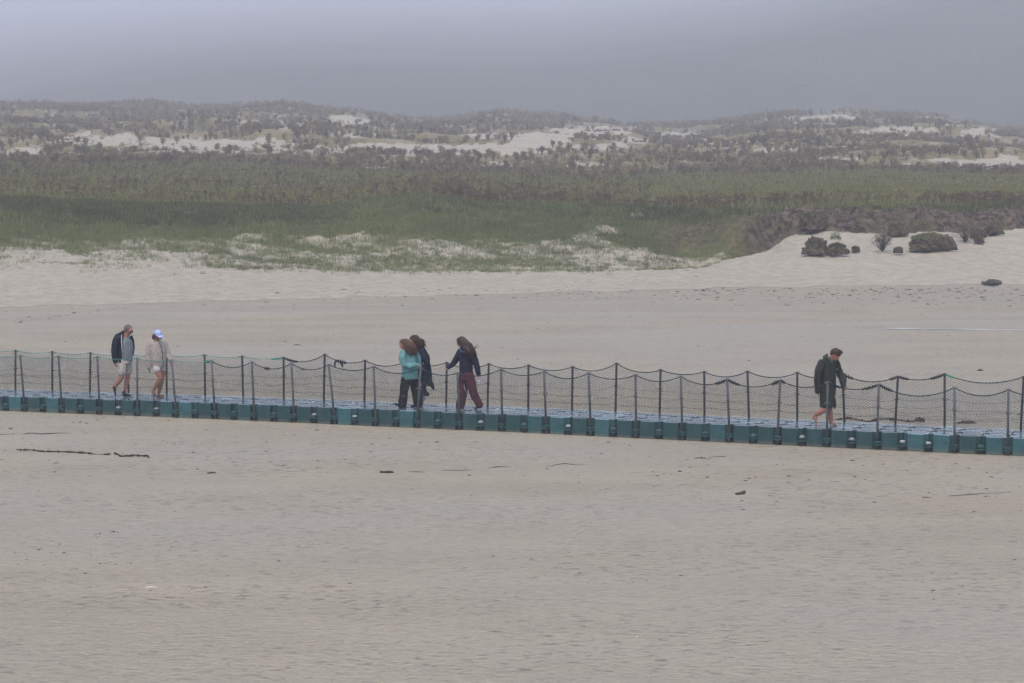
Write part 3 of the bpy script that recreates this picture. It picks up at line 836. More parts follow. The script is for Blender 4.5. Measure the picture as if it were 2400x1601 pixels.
def cube_mesh(seed):
    rng = random.Random(seed)
    h = .2488
    c1, c2 = .088, .088
    corner = [(h - c1, h), (h - c1 + .006, h - c2 - .030), (h - c1 + .014, h - c2 - .038), (h, h - c2)]
    plan = []
    for q in range(4):
        a = -q * math.pi / 2
        pts = corner if True else corner
        for x, y in pts:
            plan.append((x * math.cos(a) - y * math.sin(a), x * math.sin(a) + y * math.cos(a)))
    n = len(plan)
    top, bot = 0.0, -0.40
    levels = [(bot, .012), (bot + .012, 0), (top - .020, 0.0), (top - .008, .003), (top, .012), (top, .060)]
    mb = MB(); vs, fs = [], []
    for z, inset in levels:
        for x, y in plan:
            k = 1 - inset / h
            vs.append((x * k, y * k, z))
    for l in range(len(levels) - 1):
        for k in range(n):
            k2 = (k + 1) % n
            fs.append((l * n + k, l * n + k2, (l + 1) * n + k2, (l + 1) * n + k)[::-1])
    fs.append(tuple(range((len(levels) - 1) * n, len(levels) * n))[::-1]); fs.append(tuple(range(n)))
    # slight bulge of the blown plastic on the four sides
    mb.add(vs, fs)
    for a in range(3):            # non-slip ribs on the tread
        for b in range(3):
            mb.box((-.11 + a * .11, -.11 + b * .11, .0028), (.092, .092, .0036))
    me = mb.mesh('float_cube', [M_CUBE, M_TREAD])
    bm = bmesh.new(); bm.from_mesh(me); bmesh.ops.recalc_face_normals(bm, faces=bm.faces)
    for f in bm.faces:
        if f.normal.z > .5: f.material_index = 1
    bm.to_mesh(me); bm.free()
    return me
dock = empty('floating_dock', dock_pt(23, .75, -.35))
tag(dock, 'long floating dock of teal plastic cubes stranded across the sand', 'dock')
dk = Vector(dock.location)
cubes = [cube_mesh(k) for k in range(2)]
rng = random.Random(4)
for i in range(I0, I1):
    for r in range(ROWS):
        o = link('float_cube', cubes[rng.randrange(2)], dock)
        m_ = i + .5
        d = dock_dir(m_)
        o.location = dock_pt(m_, .25 + .5 * r, rng.uniform(-.004, .004)) - dk
        if rng.random() < .06: o.location.z += rng.uniform(.006, .014)
        o.rotation_euler = (rng.gauss(0, .007), rng.gauss(0, .007) - math.atan2(dock_z(m_ + .5) - dock_z(m_ - .5), .5) * 1, math.atan2(d.y, d.x))
post_near = {-5, -3, -1} | set(range(1, 42, 2)) | {44, 46, 48, 50, 52}
mb = MB()
mb.tube([(0, 0, -.215), (0, 0, -.185)], .084, 14); mb.tube([(0, 0, -.265), (0, 0, -.235)], .088, 14)
mb.tube([(0, 0, -.33), (0, 0, -.30)], .03, 8)
lug_me = mb.mesh('lug_stack', [M_LUG])
mb = MB(); mb.tube([(0, 0, -.185), (0, 0, -.160), (0, 0, -.152)], [.052, .052, .040], 12); pin_lo = mb.mesh('connecting_pin', [M_PIN])
mb = MB(); mb.tube([(0, 0, -.185), (0, 0, -.168), (0, 0, -.162)], [.052, .052, .040], 12); pin_lo2 = mb.mesh('connecting_pin', [M_PINDK])
mb = MB(); mb.tube([(0, 0, -.06), (0, 0, .004), (0, 0, .010)], [.040, .042, .032], 12); mb.tube([(0, 0, -.06), (0, 0, -.02)], [.085, .085], 12); pin_hi = mb.mesh('connecting_pin', [M_PINDK])
mb = MB(); mb.tube([(0, 0, -.06), (0, 0, .006), (0, 0, .012)], [.040, .042, .032], 12); mb.tube([(0, 0, -.06), (0, 0, -.02)], [.085, .085], 12); pin_hi2 = mb.mesh('connecting_pin', [M_PIN])
far_ps = [(143.5, 817.8, 0), ]
for i in range(I0, I1 + 1):
    d = dock_dir(i); a = math.atan2(d.y, d.x)
    for across in (.012, 1.488):
        o = link('lug_stack', lug_me, dock, dock_pt(i, across, rng.uniform(-.008, .008)) - dk); o.rotation_euler = (0, 0, a)
        if across < 1 and i not in post_near:
            o = link('connecting_pin', pin_lo if rng.random() < .45 else pin_lo2, dock, dock_pt(i, across, rng.uniform(-.006, .003)) - dk)
    for across in (.5, 1.0):
        o = link('connecting_pin', pin_hi2 if rng.random() < .08 else pin_hi, dock, dock_pt(i, across) - dk)

# ---------------------------------------------------------------- chain-link fences on both edges of the dock
def steel(name, c, rust):
    t = NT(name)
    oi = t.N.new('ShaderNodeObjectInfo')
    base = t.mix(t.ramp(oi.outputs['Random'], 0, 1), c, tuple(x * 1.5 for x in c))
    n = t.noise(t.pos((1, 1, .4)), 16, 4, .6)
    base = t.mix(t.ramp(n, .50, .68, 0, .6), base, tuple(x * .5 for x in c))
    tc = t.N.new('ShaderNodeTexCoord'); sep = t.N.new('ShaderNodeSeparateXYZ'); t.L.new(tc.outputs['Object'], sep.inputs[0])
    low = t.math('ADD', sep.outputs[2], t.math('MULTIPLY', n, .25))
    base = t.mix(t.ramp(low, -.05, .22, rust, 0), base, (.24, .19, .145))
    t.b.inputs['Metallic'].default_value = .25
    return t.done(base, .48, t.bump(n, .002), .4)
M_POST = steel('weathered grey steel', (.088, .098, .112), .75)
M_POSTDK = steel('dark weathered steel', (.026, .033, .038), .15)
M_WIRE = mat('dark coated wire', (.024, .044, .042), .5, .3, .3, 6)
M_ROPE = mat('dark teal rope', (.018, .038, .044), .8, .2, .35, 25, .004, 160)
M_ROPEG = mat('green rope', (.045, .27, .20), .75, .2, .25, 20, .003, 160)
M_LASH = mat('blue black rope', (.014, .026, .036), .8, .2, .4, 30, .005, 120)
M_RING = mat('galvanised ring', (.20, .21, .22), .4, .5, .2, 40, metal=.6)

def post_tree(fence, org, base, top, mtl, collar):
    """one tubular post leaning from base to top, cap plate, eye rings and a clamp"""
    L_ = (top - base).length
    q = Vector((0, 0, 1)).rotation_difference((top - base).normalized())
    mb = MB()
    mb.tube([(0, 0, -.16), (0, 0, L_ * .5), (0, 0, L_ - .012), (0, 0, L_)], [.0245, .0245, .0245, .020], 12)
    mb.tube([(0, 0, collar - .02), (0, 0, collar + .02)], .031, 12)
    mb.box((0, 0, L_ + .004), (.062, .034, .010))
    p = mb.build('post', mtl, fence)
    for f in p.data.polygons: f.use_smooth = len(f.vertices) == 4
    p.location = base - org; p.rotation_mode = 'QUATERNION'; p.rotation_quaternion = q
    mb = MB()
    for sx in (-1, 1):
        for zz, rr in ((L_ - .02, .020), (collar, .018)):
            pts = [(sx * (.026 + rr + rr * math.cos(a)), 0, zz + rr * math.sin(a)) for a in np.linspace(0, 2 * math.pi, 11)]
            mb.tube(pts, .0045, 5, caps=False)
    mb.build('eye_ring', M_RING, p)
    return p

def sag_curve(a, b, sag, n=13):
    return [a.lerp(b, t) + Vector((0, 0, -sag * 4 * t * (1 - t))) for t in np.linspace(0, 1, n)]

def netting(fence, org, b0, t0, b1, t1, sag, seed):
    """woven wire of one bay: zigzag wires, hung between two posts under the sagging rope"""
    rng = random.Random(seed); nr = np.random.default_rng(seed)
    W = (b1 - b0).length
    nx = max(6, int(round(W / .066))); nz = 17
    shear = rng.uniform(-.10, .10); bulge = rng.uniform(-.05, .05); ph = rng.uniform(0, 6)
    nrm = (b1 - b0).cross(Vector((0, 0, 1))).normalized()
    sq = rng.uniform(-.25, .25)
    def P(a, c):
        a = min(max(a, 0), 1)
        droop = 4 * a * (1 - a)
        cc = c * (1 - .03 * math.sin(ph + a * 5))
        aa = a + shear * (math.sin(math.pi * a)) * (c - .5) + .03 * math.sin(ph + c * 6 + a * 4) * math.sin(math.pi * a)
        aa = aa + sq * .12 * math.sin(2 * math.pi * aa)
        lo = b0.lerp(b1, aa) + Vector((0, 0, .01 + .012 * math.sin(ph + a * 9)))
        hi = t0.lerp(t1, aa) + Vector((0, 0, -sag * droop - .012))
        return lo.lerp(hi, cc) + nrm * (bulge * math.sin(math.pi * a) * math.sin(math.pi * c) + .012 * math.sin(ph * 2 + a * 13 + c * 7)) - org
    grid_ = [[P(j / (2 * nx), k / (2 * nz)) for k in range(2 * nz + 1)] for j in range(2 * nx + 1)]
    vs, fs = [], []
    rad = .0029
    def seg(p, q):
        t = (q - p).normalized(); a = t.cross(nrm).normalized() * rad; b = nrm * rad
        o = len(vs)
        vs.extend([p + a * 1.0, p - a * .5 + b * .87, p - a * .5 - b * .87, q + a * 1.0, q - a * .5 + b * .87, q - a * .5 - b * .87])
        fs.extend([(o, o + 1, o + 4, o + 3), (o + 1, o + 2, o + 5, o + 4), (o + 2, o, o + 3, o + 5)])
    for j in range(nx):
        c0 = 2 * j
        for k in range(2 * nz):
            x0 = c0 + (0 if k % 2 == 0 else 2) if False else None
            # zigzag between columns c0 and c0+2 (sharing the crossing points of its neighbours)
            a = grid_[c0 + (0 if k % 2 == 0 else 2)][k]; b = grid_[c0 + (2 if k % 2 == 0 else 0)][k + 1]
            seg(a, b)
    # selvedge knuckles
    for j in range(nx):
        p = grid_[2 * j][0]
        seg(p, p + Vector((.006, 0, -.022)))
    me = fast_mesh('netting', np.array(vs), np.array(fs)); me.materials.append(M_WIRE)
    o = link('netting', me, fence)
    return P

def rope_part(fence, org, pts, r, mtl, name='rope'):
    mb = MB(); mb.tube([p - org for p in pts], r, 7); return mb.build(name, mtl, fence, True)

def lashing(fence, org, pts, r0, r1, turns, mtl=None):
    """rope wound in a thick whipping round the handrail rope"""
    mb = MB()
    n = 14 * turns
    P = [Vector(p) for p in pts]
    cum = [0]
    for a, b in zip(P, P[1:]): cum.append(cum[-1] + (b - a).length)
    path, core = [], []
    for k in range(n + 1):
        s_ = cum[-1] * k / n
        i = max(0, min(len(P) - 2, int(np.searchsorted(cum, s_) - 1)))
        t = (s_ - cum[i]) / max(cum[i + 1] - cum[i], 1e-6)
        c = P[i].lerp(P[i + 1], t)
        d = (P[i + 1] - P[i]).normalized(); a = d.orthogonal().normalized(); b = d.cross(a)
        f = k / n
        rr = r0 + (r1 - r0) * math.sin(math.pi * f) ** .6
        q = 2 * math.pi * turns * f
        path.append(c + (a * math.cos(q) + b * math.sin(q)) * rr - org)
        core.append(c - org)
    mb.tube(path, .009, 6)
    mb.tube(core[::4] if len(core) > 8 else core, r0 + .004, 7)
    return mb.build('rope_lashing', mtl or M_LASH, fence, True)

def fence_build(label, across, posts, mtl, sag, green_until, seed):
    org = dock_pt(23, across, 0)
    fence = empty('chain_link_fence', org)
    tag(fence, label, 'fence', 'chain link fences along the dock')
    rng = random.Random(seed)
    tops, bases = [], []
    for (i, dx, h) in posts:
        b = dock_pt(i, across, -.20)
        t = dock_pt(i, across, 0) + dock_dir(i) * dx + Vector((0, 0, h))
        post_tree(fence, org, b, t, mtl, .20 + h * .53 + rng.uniform(-.03, .03))
        bases.append(dock_pt(i, across - .03, .012)); tops.append(t + Vector((0, 0, -.012)))
    curves = []
    for k in range(len(posts) - 1):
        g = .042 if posts[k][0] < green_until else sag
        s_ = g * (tops[k + 1] - tops[k]).length * rng.uniform(.75, 1.25)
        c = sag_curve(tops[k], tops[k + 1], s_)
        curves.append(c)
        isg = posts[k][0] < green_until
        rope_part(fence, org, c, .0065 if isg else .0105, M_ROPEG if isg else M_ROPE)
        P = netting(fence, org, bases[k], tops[k], bases[k + 1], tops[k + 1], s_, seed * 100 + k)
        mb = MB()
        for c_ in (.16 + rng.uniform(-.04, .02), .34 + rng.uniform(-.03, .03), .53):
            w = rng.uniform(0, 6)
            mb.tube([P(a, c_ + .012 * math.sin(w + a * 7)) for a in np.linspace(0, 1, 11)], .0028, 4)
        mb.build('line_wire', M_WIRE, fence)
        # short ties that hang the mesh on the rope
        mb = MB()
        for t in np.linspace(.1, .9, 8):
            p = c[int(round(t * 12))] - org
            mb.box(p + Vector((0, 0, -.008)), (.008, .022, .022))
        mb.build('wire_tie', M_WIRE, fence)
    return fence, org, curves, tops

def px_to_m(dpx, i): return dpx * Y0 * (1 - _C * i) / F_PX
# near fence: (joint, top pixel column, top pixel row)
near_tops = {1: (45.9, 833), 3: (135.8, 834.6), 5: (227.9, 836), 7: (322, 839.2), 9: (401.2, 843.6), 11: (494.6, 845), 13: (589.9, 847.7), 15: (682.2, 850.8), 17: (768.3, 854.1), 19: (875.4, 858.5),
             21: (987.8, 861), 23: (1071.5, 873.8), 25: (1173.6, 864.8), 27: (1274.4, 869.5), 29: (1378.8, 873.7), 31: (1488.9, 877.8), 33: (1594.8, 881.3), 35: (1703.3, 888.5), 37: (1828.5, 890.2),
             39: (1939.6, 894.8), 41: (2059.3, 900), 44: (2236.5, 907.6), 46: (2362.8, 912)}
def post_spec(i, tu, tv, across):
    p = dock_pt(i, across, 0)
    dep = p.y * _cp + (ZC - .9) * _sp
    bu = CX + F_PX * p.x / dep
    topz = at_y(tu, tv, p.y).z
    return (i, (tu - bu) * dep / F_PX * .95, topz - p.z)
near_posts = [(-5, -.02, .98), (-3, .03, 1.0), (-1, -.04, .97)] + [post_spec(i, u, v, .012) for i, (u, v) in near_tops.items()] + [(48, .02, 1.0), (50, -.03, .99), (52, .0, 1.0)]
far_img = [(142.5, 820.6, 140), (123.3, 823.9, 122.5)]
far_tops = [(37.8, 820.6, 35.4), (123.3, 823.9, 122.5), (213.1, 826.5, 210.5), (302, 829, 300), (391, 832, 390), (479.9, 831.5, 480.2), (567.5, 834.5, 570.8), (665.2, 837.4, 664.4),
            (761.9, 830, 759), (856.3, 844, 852.5), (951, 846.5, 949), (1047.5, 849, 1045), (1146, 852, 1143), (1238.7, 855.2, 1238.7), (1342, 858.8, 1341), (1445, 850.8, 1443), (1548, 866, 1545.8),
            (1650.2, 870.7, 1650.7), (1751, 869.8, 1757.4), (1868.2, 872.6, 1868.5), (1973.5, 875.7, 1979.4), (2104.2, 881.3, 2098.6), (2213, 875.7, 2213.4), (2398.5, 882, 2390.8)]
far_posts = []
for tu, tv, bu in far_tops:
    i = dock_i(bu, 1.488)
    far_posts.append(post_spec(i, tu, tv, 1.488))
_fi = [p[0] for p in far_posts]
far_posts = [(_fi[0] - 4, .0, 1.0), (_fi[0] - 2, .02, 1.0)] + far_posts + [(_fi[-1] + 2, .0, 1.0)]
fn, on_, cn, tn = fence_build('near fence of leaning grey posts and wire mesh, on the dock edge facing the camera', .012, near_posts, M_POST, .115, 11, 5)
ff, of_, cf, tf = fence_build('far fence of dark posts and wire mesh behind the walkers on the dock', 1.488, far_posts, M_POSTDK, .10, dock_i(660, 1.488), 6)

def bay_of(tops, u):
    us = [CX + F_PX * t.x / (t.y * _cp + (ZC - t.z) * _sp) for t in tops]
    k = max(0, min(len(us) - 2, int(np.searchsorted(us, u) - 1)))
    return k, (u - us[k]) / (us[k + 1] - us[k])
def lash_at(fence, org, curves, tops, u0, u1, r, turns, mtl=None):
    k, a = bay_of(tops, u0); k2, b = bay_of(tops, u1)
    if k2 != k: b = .98
    c = curves[k]
    f = lambda t: c[int(t * 12)].lerp(c[min(12, int(t * 12) + 1)], t * 12 - int(t * 12))
    lashing(fence, org, [f(min(max(t, 0), .999)) for t in np.linspace(a, b, 5)], .012, r, turns, mtl)
for u0, u1, r, n_, m_ in ((480, 494, .03, 4, M_ROPEG), (620, 632, .035, 3, None), (1676, 1702, .036, 5, None), (1706, 1734, .034, 5, None), (1808, 1827, .034, 5, None), (1830, 1840, .03, 3, None),
                          (1942, 1976, .026, 6, None), (2020, 2057, .032, 6, None), (2062, 2092, .032, 6, None)):
    lash_at(fn, on_, cn, tn, u0, u1, r, n_, m_)
for u0, u1, r, n_, m_ in ((636, 664, .024, 6, M_ROPEG), (668, 698, .030, 6, None), (788, 812, .045, 5, None), (1975, 2000, .036, 4, None), (2085, 2103, .034, 4, None), (2107, 2130, .030, 5, None), (2180, 2212, .034, 6, None), (2216, 2238, .02, 5, M_ROPEG)):
    lash_at(ff, of_, cf, tf, u0, u1, r, n_, m_)
# rope loops hanging from the far handrail
def hang(u, w, h):
    k, a = bay_of(tf, u); c = cf[k]; p = c[int(a * 12)] - of_
    d = dock_dir(20)
    mb = MB()
    for s in (-1, 1):
        mb.tube([p + d * (s * w * .35), p + d * (s * w * .5) + Vector((0, 0, -h * .5)), p + d * (s * w * .52 + .02) + Vector((0, -.01, -h))], [.020, .022, .018], 7)
    mb.build('rope_tail', M_LASH, ff, True)
hang(800, .18, .14)
k, a = bay_of(tf, 1979); p = tf[k] - of_
mb = MB(); mb.tube([p + Vector((.03, -.03, .02)), p + Vector((.07, -.04, -.08)), p + Vector((.055, -.04, -.22)), p + Vector((.08, -.04, -.27)), p + Vector((.02, -.04, -.22)), p + Vector((.03, -.04, -.05))], .017, 7)
mb.build('rope_tail', M_LASH, ff, True)
# ---------------------------------------------------------------- people
def skin(name, c): return mat(name, c, .55, .35, .10, 30)
M_SKIN_TAN = skin('tanned skin', (.30, .145, .095))
M_SKIN_PALE = skin('pale skin', (.44, .26, .205))
M_SKIN_RED = skin('flushed skin', (.40, .185, .135))
def cloth(name, c, var=.18, sc=14, bump=.006, bs=22, rough=.9): return mat(name, c, rough, .12, var, sc, bump, bs)
M_NAVY = cloth('navy cloth', (.0115, .0155, .030))
M_NAVYK = cloth('navy knit', (.014, .019, .040))
M_BLACK = cloth('black cloth', (.010, .010, .013))
M_POLO = cloth('grey blue polo cloth', (.155, .195, .225))
M_SHORTS = mat('pale patterned cotton', (.44, .43, .41), .9, .1, .30, 42, .004, 30, detail=1)
M_WHITE = cloth('white cotton', (.58, .59, .63), .12)
M_QUILT = cloth('beige quilted cloth', (.330, .310, .288), .12, 20, .012, 12)
M_TEAL = cloth('teal fleece', (.105, .262, .272), .16, 12, .008, 16)
M_BURG = cloth('burgundy cloth', (.070, .018, .034), .2)
M_OLIVE = cloth('dark green waterproof cloth', (.022, .030, .028), .2, 9, .010, 10, .75)
M_DENIM = cloth('dark denim', (.030, .038, .066))
M_CAPB = cloth('pale blue cotton', (.33, .45, .72), .08)
M_LENS = mat('dark lenses', (.008, .008, .009), .15, .6)
M_GREYH = mat('short grey hair', (.105, .096, .092), .8, .2, .35, 60, .004, 120)
M_BROWNH = mat('brown hair', (.042, .026, .019), .6, .3, .4, 40, .004, 90)
M_AUBURN = mat('auburn hair', (.074, .040, .027), .6, .3, .45, 24, .005, 70)
M_DKHAIR = mat('dark brown hair', (.040, .025, .018), .6, .3, .4, 40, .004, 90)
M_SHOE = mat('dark suede', (.014, .018, .022), .8, .2, .2, 30)
M_SOLE = mat('pale sole rubber', (.33, .36, .38), .7, .2, .15, 30)
M_SOLEG = mat('olive sole rubber', (.060, .068, .055), .8, .2, .25, 30)
M_TANSTRAP = mat('tan leather', (.22, .155, .11), .7, .2, .2, 30)
M_LILAC = mat('lilac plastic', (.50, .46, .58), .4, .4, .15, 25)
M_EYE = mat('dark eye', (.02, .015, .012), .3, .5)
M_LIP = mat('lip', (.28, .11, .095), .5, .3)
M_CORD = mat('pale blue cord', (.16, .22, .32), .8, .2)

def remeshed(mb, name, m, parent, voxel=.011, smooth=2, folds=0.0, fs=9.0, seed=0, dec=0):
    me = mb.mesh(name, [m])
    o = bpy.data.objects.new(name, me); COL.objects.link(o)
    md = o.modifiers.new('r', 'REMESH'); md.mode = 'VOXEL'; md.voxel_size = voxel; md.use_smooth_shade = True
    if smooth:
        sm = o.modifiers.new('s', 'SMOOTH'); sm.factor = .5; sm.iterations = smooth
    dg = bpy.context.evaluated_depsgraph_get()
    new = bpy.data.meshes.new_from_object(o.evaluated_get(dg))
    COL.objects.unlink(o); bpy.data.objects.remove(o); bpy.data.meshes.remove(me)
    new.name = name
    n = len(new.vertices)
    if folds > 0 and n:
        co = np.empty(n * 3, np.float32); new.vertices.foreach_get('co', co); co = co.reshape(-1, 3)
        no = np.empty(n * 3, np.float32); new.vertex_normals.foreach_get('vector', no); no = no.reshape(-1, 3)
        # creases run mostly along the hang of the cloth
        k = fbm(co[:, 0] * fs + co[:, 1] * fs * .8, co[:, 2] * fs * .38 + co[:, 1] * 2, seed, 3) - .5
        k = np.abs(k) * 2 - .25
        co = co + no * (k * folds * 2)[:, None]
        new.vertices.foreach_set('co', co.astype(np.float32).ravel()); new.update()
    new.materials.clear(); new.materials.append(m)
    new.polygons.foreach_set('use_smooth', np.ones(len(new.polygons), bool))
    return link(name, new, parent)

class Person:
    def __init__(s, label, u, across, kz, ox, oy, zx0, zy0, dz=0.0):
        i = dock_i(u, across)
        p = dock_pt(i, across, .004 + dz)
        s.root = empty('person', p, -math.atan((u - CX) / F_PX))
        tag(s.root, label, 'person')
        dep = p.y * _cp + (ZC - p.z) * _sp
        s.k = F_PX / dep * kz                     # zoomed pixels per metre at this figure
        s.x0, s.y0 = zx0, zy0
        s.body = MB(); s.feet_across = across
    def p(s, zx, zy, y=0.0):
        return Vector(((zx - s.x0) / s.k, y, (s.y0 - zy) / s.k))
    def r(s, z): return z / s.k
    def tube(s, mb, pts, rad, **kw):
        mb.tube([s.p(*q) for q in pts], [((r[0] / s.k, r[1] / s.k) if hasattr(r, '__len__') else r / s.k) for r in rad], kw.pop('n', 14), **kw)
        for q, r in ((pts[0], rad[0]), (pts[-1], rad[-1])):
            rr = max(r) if hasattr(r, '__len__') else r
            if not kw.get('open_end') and not hasattr(r, '__len__'): mb.ell(s.p(*q), (rr / s.k,) * 3, 12, 8)
    def join_trunk(s, pts, r):
        a, b = s.trunk
        t = a if abs(pts[0][1] - a[1]) < abs(pts[0][1] - b[1]) else b
        t = (t[0], t[1] + (12 if t is a else -12), *t[2:])
        s.body.tube([s.p(*pts[0]), s.p(*t)], [r / s.k, r * 1.1 / s.k], 10)
    def inner(s, pts, rad, k=.66, **kw):
        if hasattr(rad[0], '__len__'): s.trunk = (pts[0], pts[-1])
        else: s.join_trunk(pts, rad[0] * .6)
        s.tube(s.body, pts, [((r[0] * k, r[1] * k) if hasattr(r, '__len__') else r * (k if n < len(rad) - 1 else .95)) for n, r in enumerate(rad)], **kw)
    def head(s, c, rr, face, tilt, mb=None, chin=1.0):
        """head at zoomed point c (x, y, depth), radius rr, face = unit direction (x, y) it looks along in plan, tilt = how far it is bowed"""
        mb = mb or s.body
        C_ = s.p(*c); R = rr / s.k
        f = Vector((face[0], face[1], 0)).normalized()
        up = Vector((0, 0, 1)); side = f.cross(up)
        ft = Matrix.Rotation(-tilt, 3, side)
        f2, u2 = ft @ f, ft @ up
        rot = Matrix((side, f2, u2)).transposed()
        mb.ell(C_ + u2 * R * .12, (R * .80, R * .98, R * .95), 16, 12, rot=rot)                         # skull
        mb.ell(C_ + f2 * R * .28 - u2 * R * .55, (R * .58, R * .60, R * .62 * chin), 14, 10, rot=rot)     # jaw
        mb.ell(C_ + f2 * R * .62 - u2 * R * .98, (R * .26, R * .22, R * .20), 10, 8, rot=rot)            # chin
        mb.tube([C_ + f2 * R * .88 + u2 * R * .05, C_ + f2 * R * 1.02 - u2 * R * .20, C_ + f2 * R * 1.12 - u2 * R * .40, C_ + f2 * R * .86 - u2 * R * .48], [R * .10, R * .12, R * .16, R * .12], 8)
        for sd in (-1, 1):
            mb.ell(C_ + side * (sd * R * .80) - u2 * R * .18 - f2 * R * .05, (R * .10, R * .20, R * .28), 10, 8, rot=rot)   # ears
            mb.ell(C_ + side * (sd * R * .40) + f2 * R * .62 - u2 * R * .32, (R * .26, R * .24, R * .24), 10, 8, rot=rot)   # cheeks
            mb.ell(C_ + side * (sd * R * .32) + f2 * R * .84 + u2 * R * .10, (R * .24, R * .10, R * .08), 10, 8, rot=rot)   # brows
        s.hd = (C_, R, f2, u2, side, rot)
        return s.hd
    def face_parts(s, eyes=True):
        C_, R, f, u, sd, rot = s.hd
        if eyes:
            for k in (-1, 1):
                mb = MB(); mb.ell(C_ + sd * (k * R * .33) + f * R * .86 - u * R * .06, (R * .13, R * .07, R * .06), 10, 6, rot=rot)
                mb.build('eye', M_EYE, s.root, True)
        mb = MB(); mb.ell(C_ + f * R * .86 - u * R * .68, (R * .22, R * .08, R * .06), 10, 6, rot=rot)
        mb.build('mouth', M_LIP, s.root, True)
    def hand(s, wrist, d, palm, size=.088, curl=.6, spread=.016, thumb=None):
        """palm, four bent fingers of unequal length and a thumb off the side of the palm; d = direction of the fingers, palm = palm normal"""
        w = Vector(wrist); d = Vector(d).normalized(); pn = Vector(palm); pn = (pn - d * pn.dot(d)).normalized(); sd = d.cross(pn)
        mb = s.body
        mb.tube([w - d * .02, w + d * size * .35, w + d * size * .95], [(.022, .018), (.036, .016), (.038, .013)], 10, wdir=sd)
        for k, (o, L) in enumerate(((-1.5, .72), (-.5, .86), (.5, .80), (1.5, .62))):
            a = w + d * size * .9 + sd * (o * spread)
            L *= size
            d1 = (d * math.cos(curl * .5) + pn * math.sin(curl * .5)); d2 = (d * math.cos(curl * 1.2) + pn * math.sin(curl * 1.2)); d3 = (d * math.cos(curl * 1.8) + pn * math.sin(curl * 1.8))
            b = a + d1 * L * .45; c = b + d2 * L * .32; e = c + d3 * L * .23
            mb.tube([a - d * .02, a, b, c, e], [.0085, .0085, .008, .0075, .006], 8)
        a = w + d * size * .30 + sd * (-.030)
        t1 = (d * .75 - sd * .65 + pn * .25).normalized(); t2 = (d * .95 - sd * .2 + pn * .35).normalized()
        mb.tube([a + sd * .02, a, a + t1 * .035, a + t1 * .035 + t2 * .028], [.013, .012, .010, .0075], 8)
    def foot(s, mb, heel, toe, w=.040, h=.065, up=None):
        """foot or shoe from heel to toe; ankle side higher"""
        a, b = Vector(heel), Vector(toe); d = (b - a).normalized(); L = (b - a).length
        upv = Vector(up) if up else (Vector((0, 0, 1)) - d * d.z).normalized()
        sd = d.cross(upv)
        pts = [(0, .75, .72), (.12, .95, .95), (.30, .98, 1.0), (.52, 1.0, .72), (.75, 1.12, .55), (.92, .95, .42), (1.0, .55, .28)]
        mb.tube([a + d * (L * t) + upv * (h * .5 * hh) for t, ww, hh in pts], [(w * ww, h * .5 * hh) for t, ww, hh in pts], 12, wdir=sd)
    def finish_body(s, m, voxel=.0085):
        b = remeshed(s.body, 'body', m, s.root, voxel, 3); return b

def strands(mb, rng, roots, ends, n, r, wav=.02, bend=None, wisps=0):
    """many tapering locks between a line of root points and a line of end points"""
    for k in range(n):
        t = rng.random()
        def on(L, t):
            q = t * (len(L) - 1); i = min(int(q), len(L) - 2); return L[i].lerp(L[i + 1], q - i)
        a = on(roots, t); b = on(ends, min(max(t + rng.gauss(0, .12), 0), 1))
        off = Vector((rng.gauss(0, .018), rng.gauss(0, .03), rng.gauss(0, .02)))
        b = b + off
        m1 = a.lerp(b, .35) + (bend or Vector()) + Vector((rng.gauss(0, wav), rng.gauss(0, wav), rng.gauss(0, wav * .6)))
        m2 = a.lerp(b, .7) + (bend or Vector()) * .6 + Vector((rng.gauss(0, wav), rng.gauss(0, wav), rng.gauss(0, wav * .6)))
        mb.tube([a, m1, m2, b], [r, r * 1.05, r * .8, r * .25], 5)

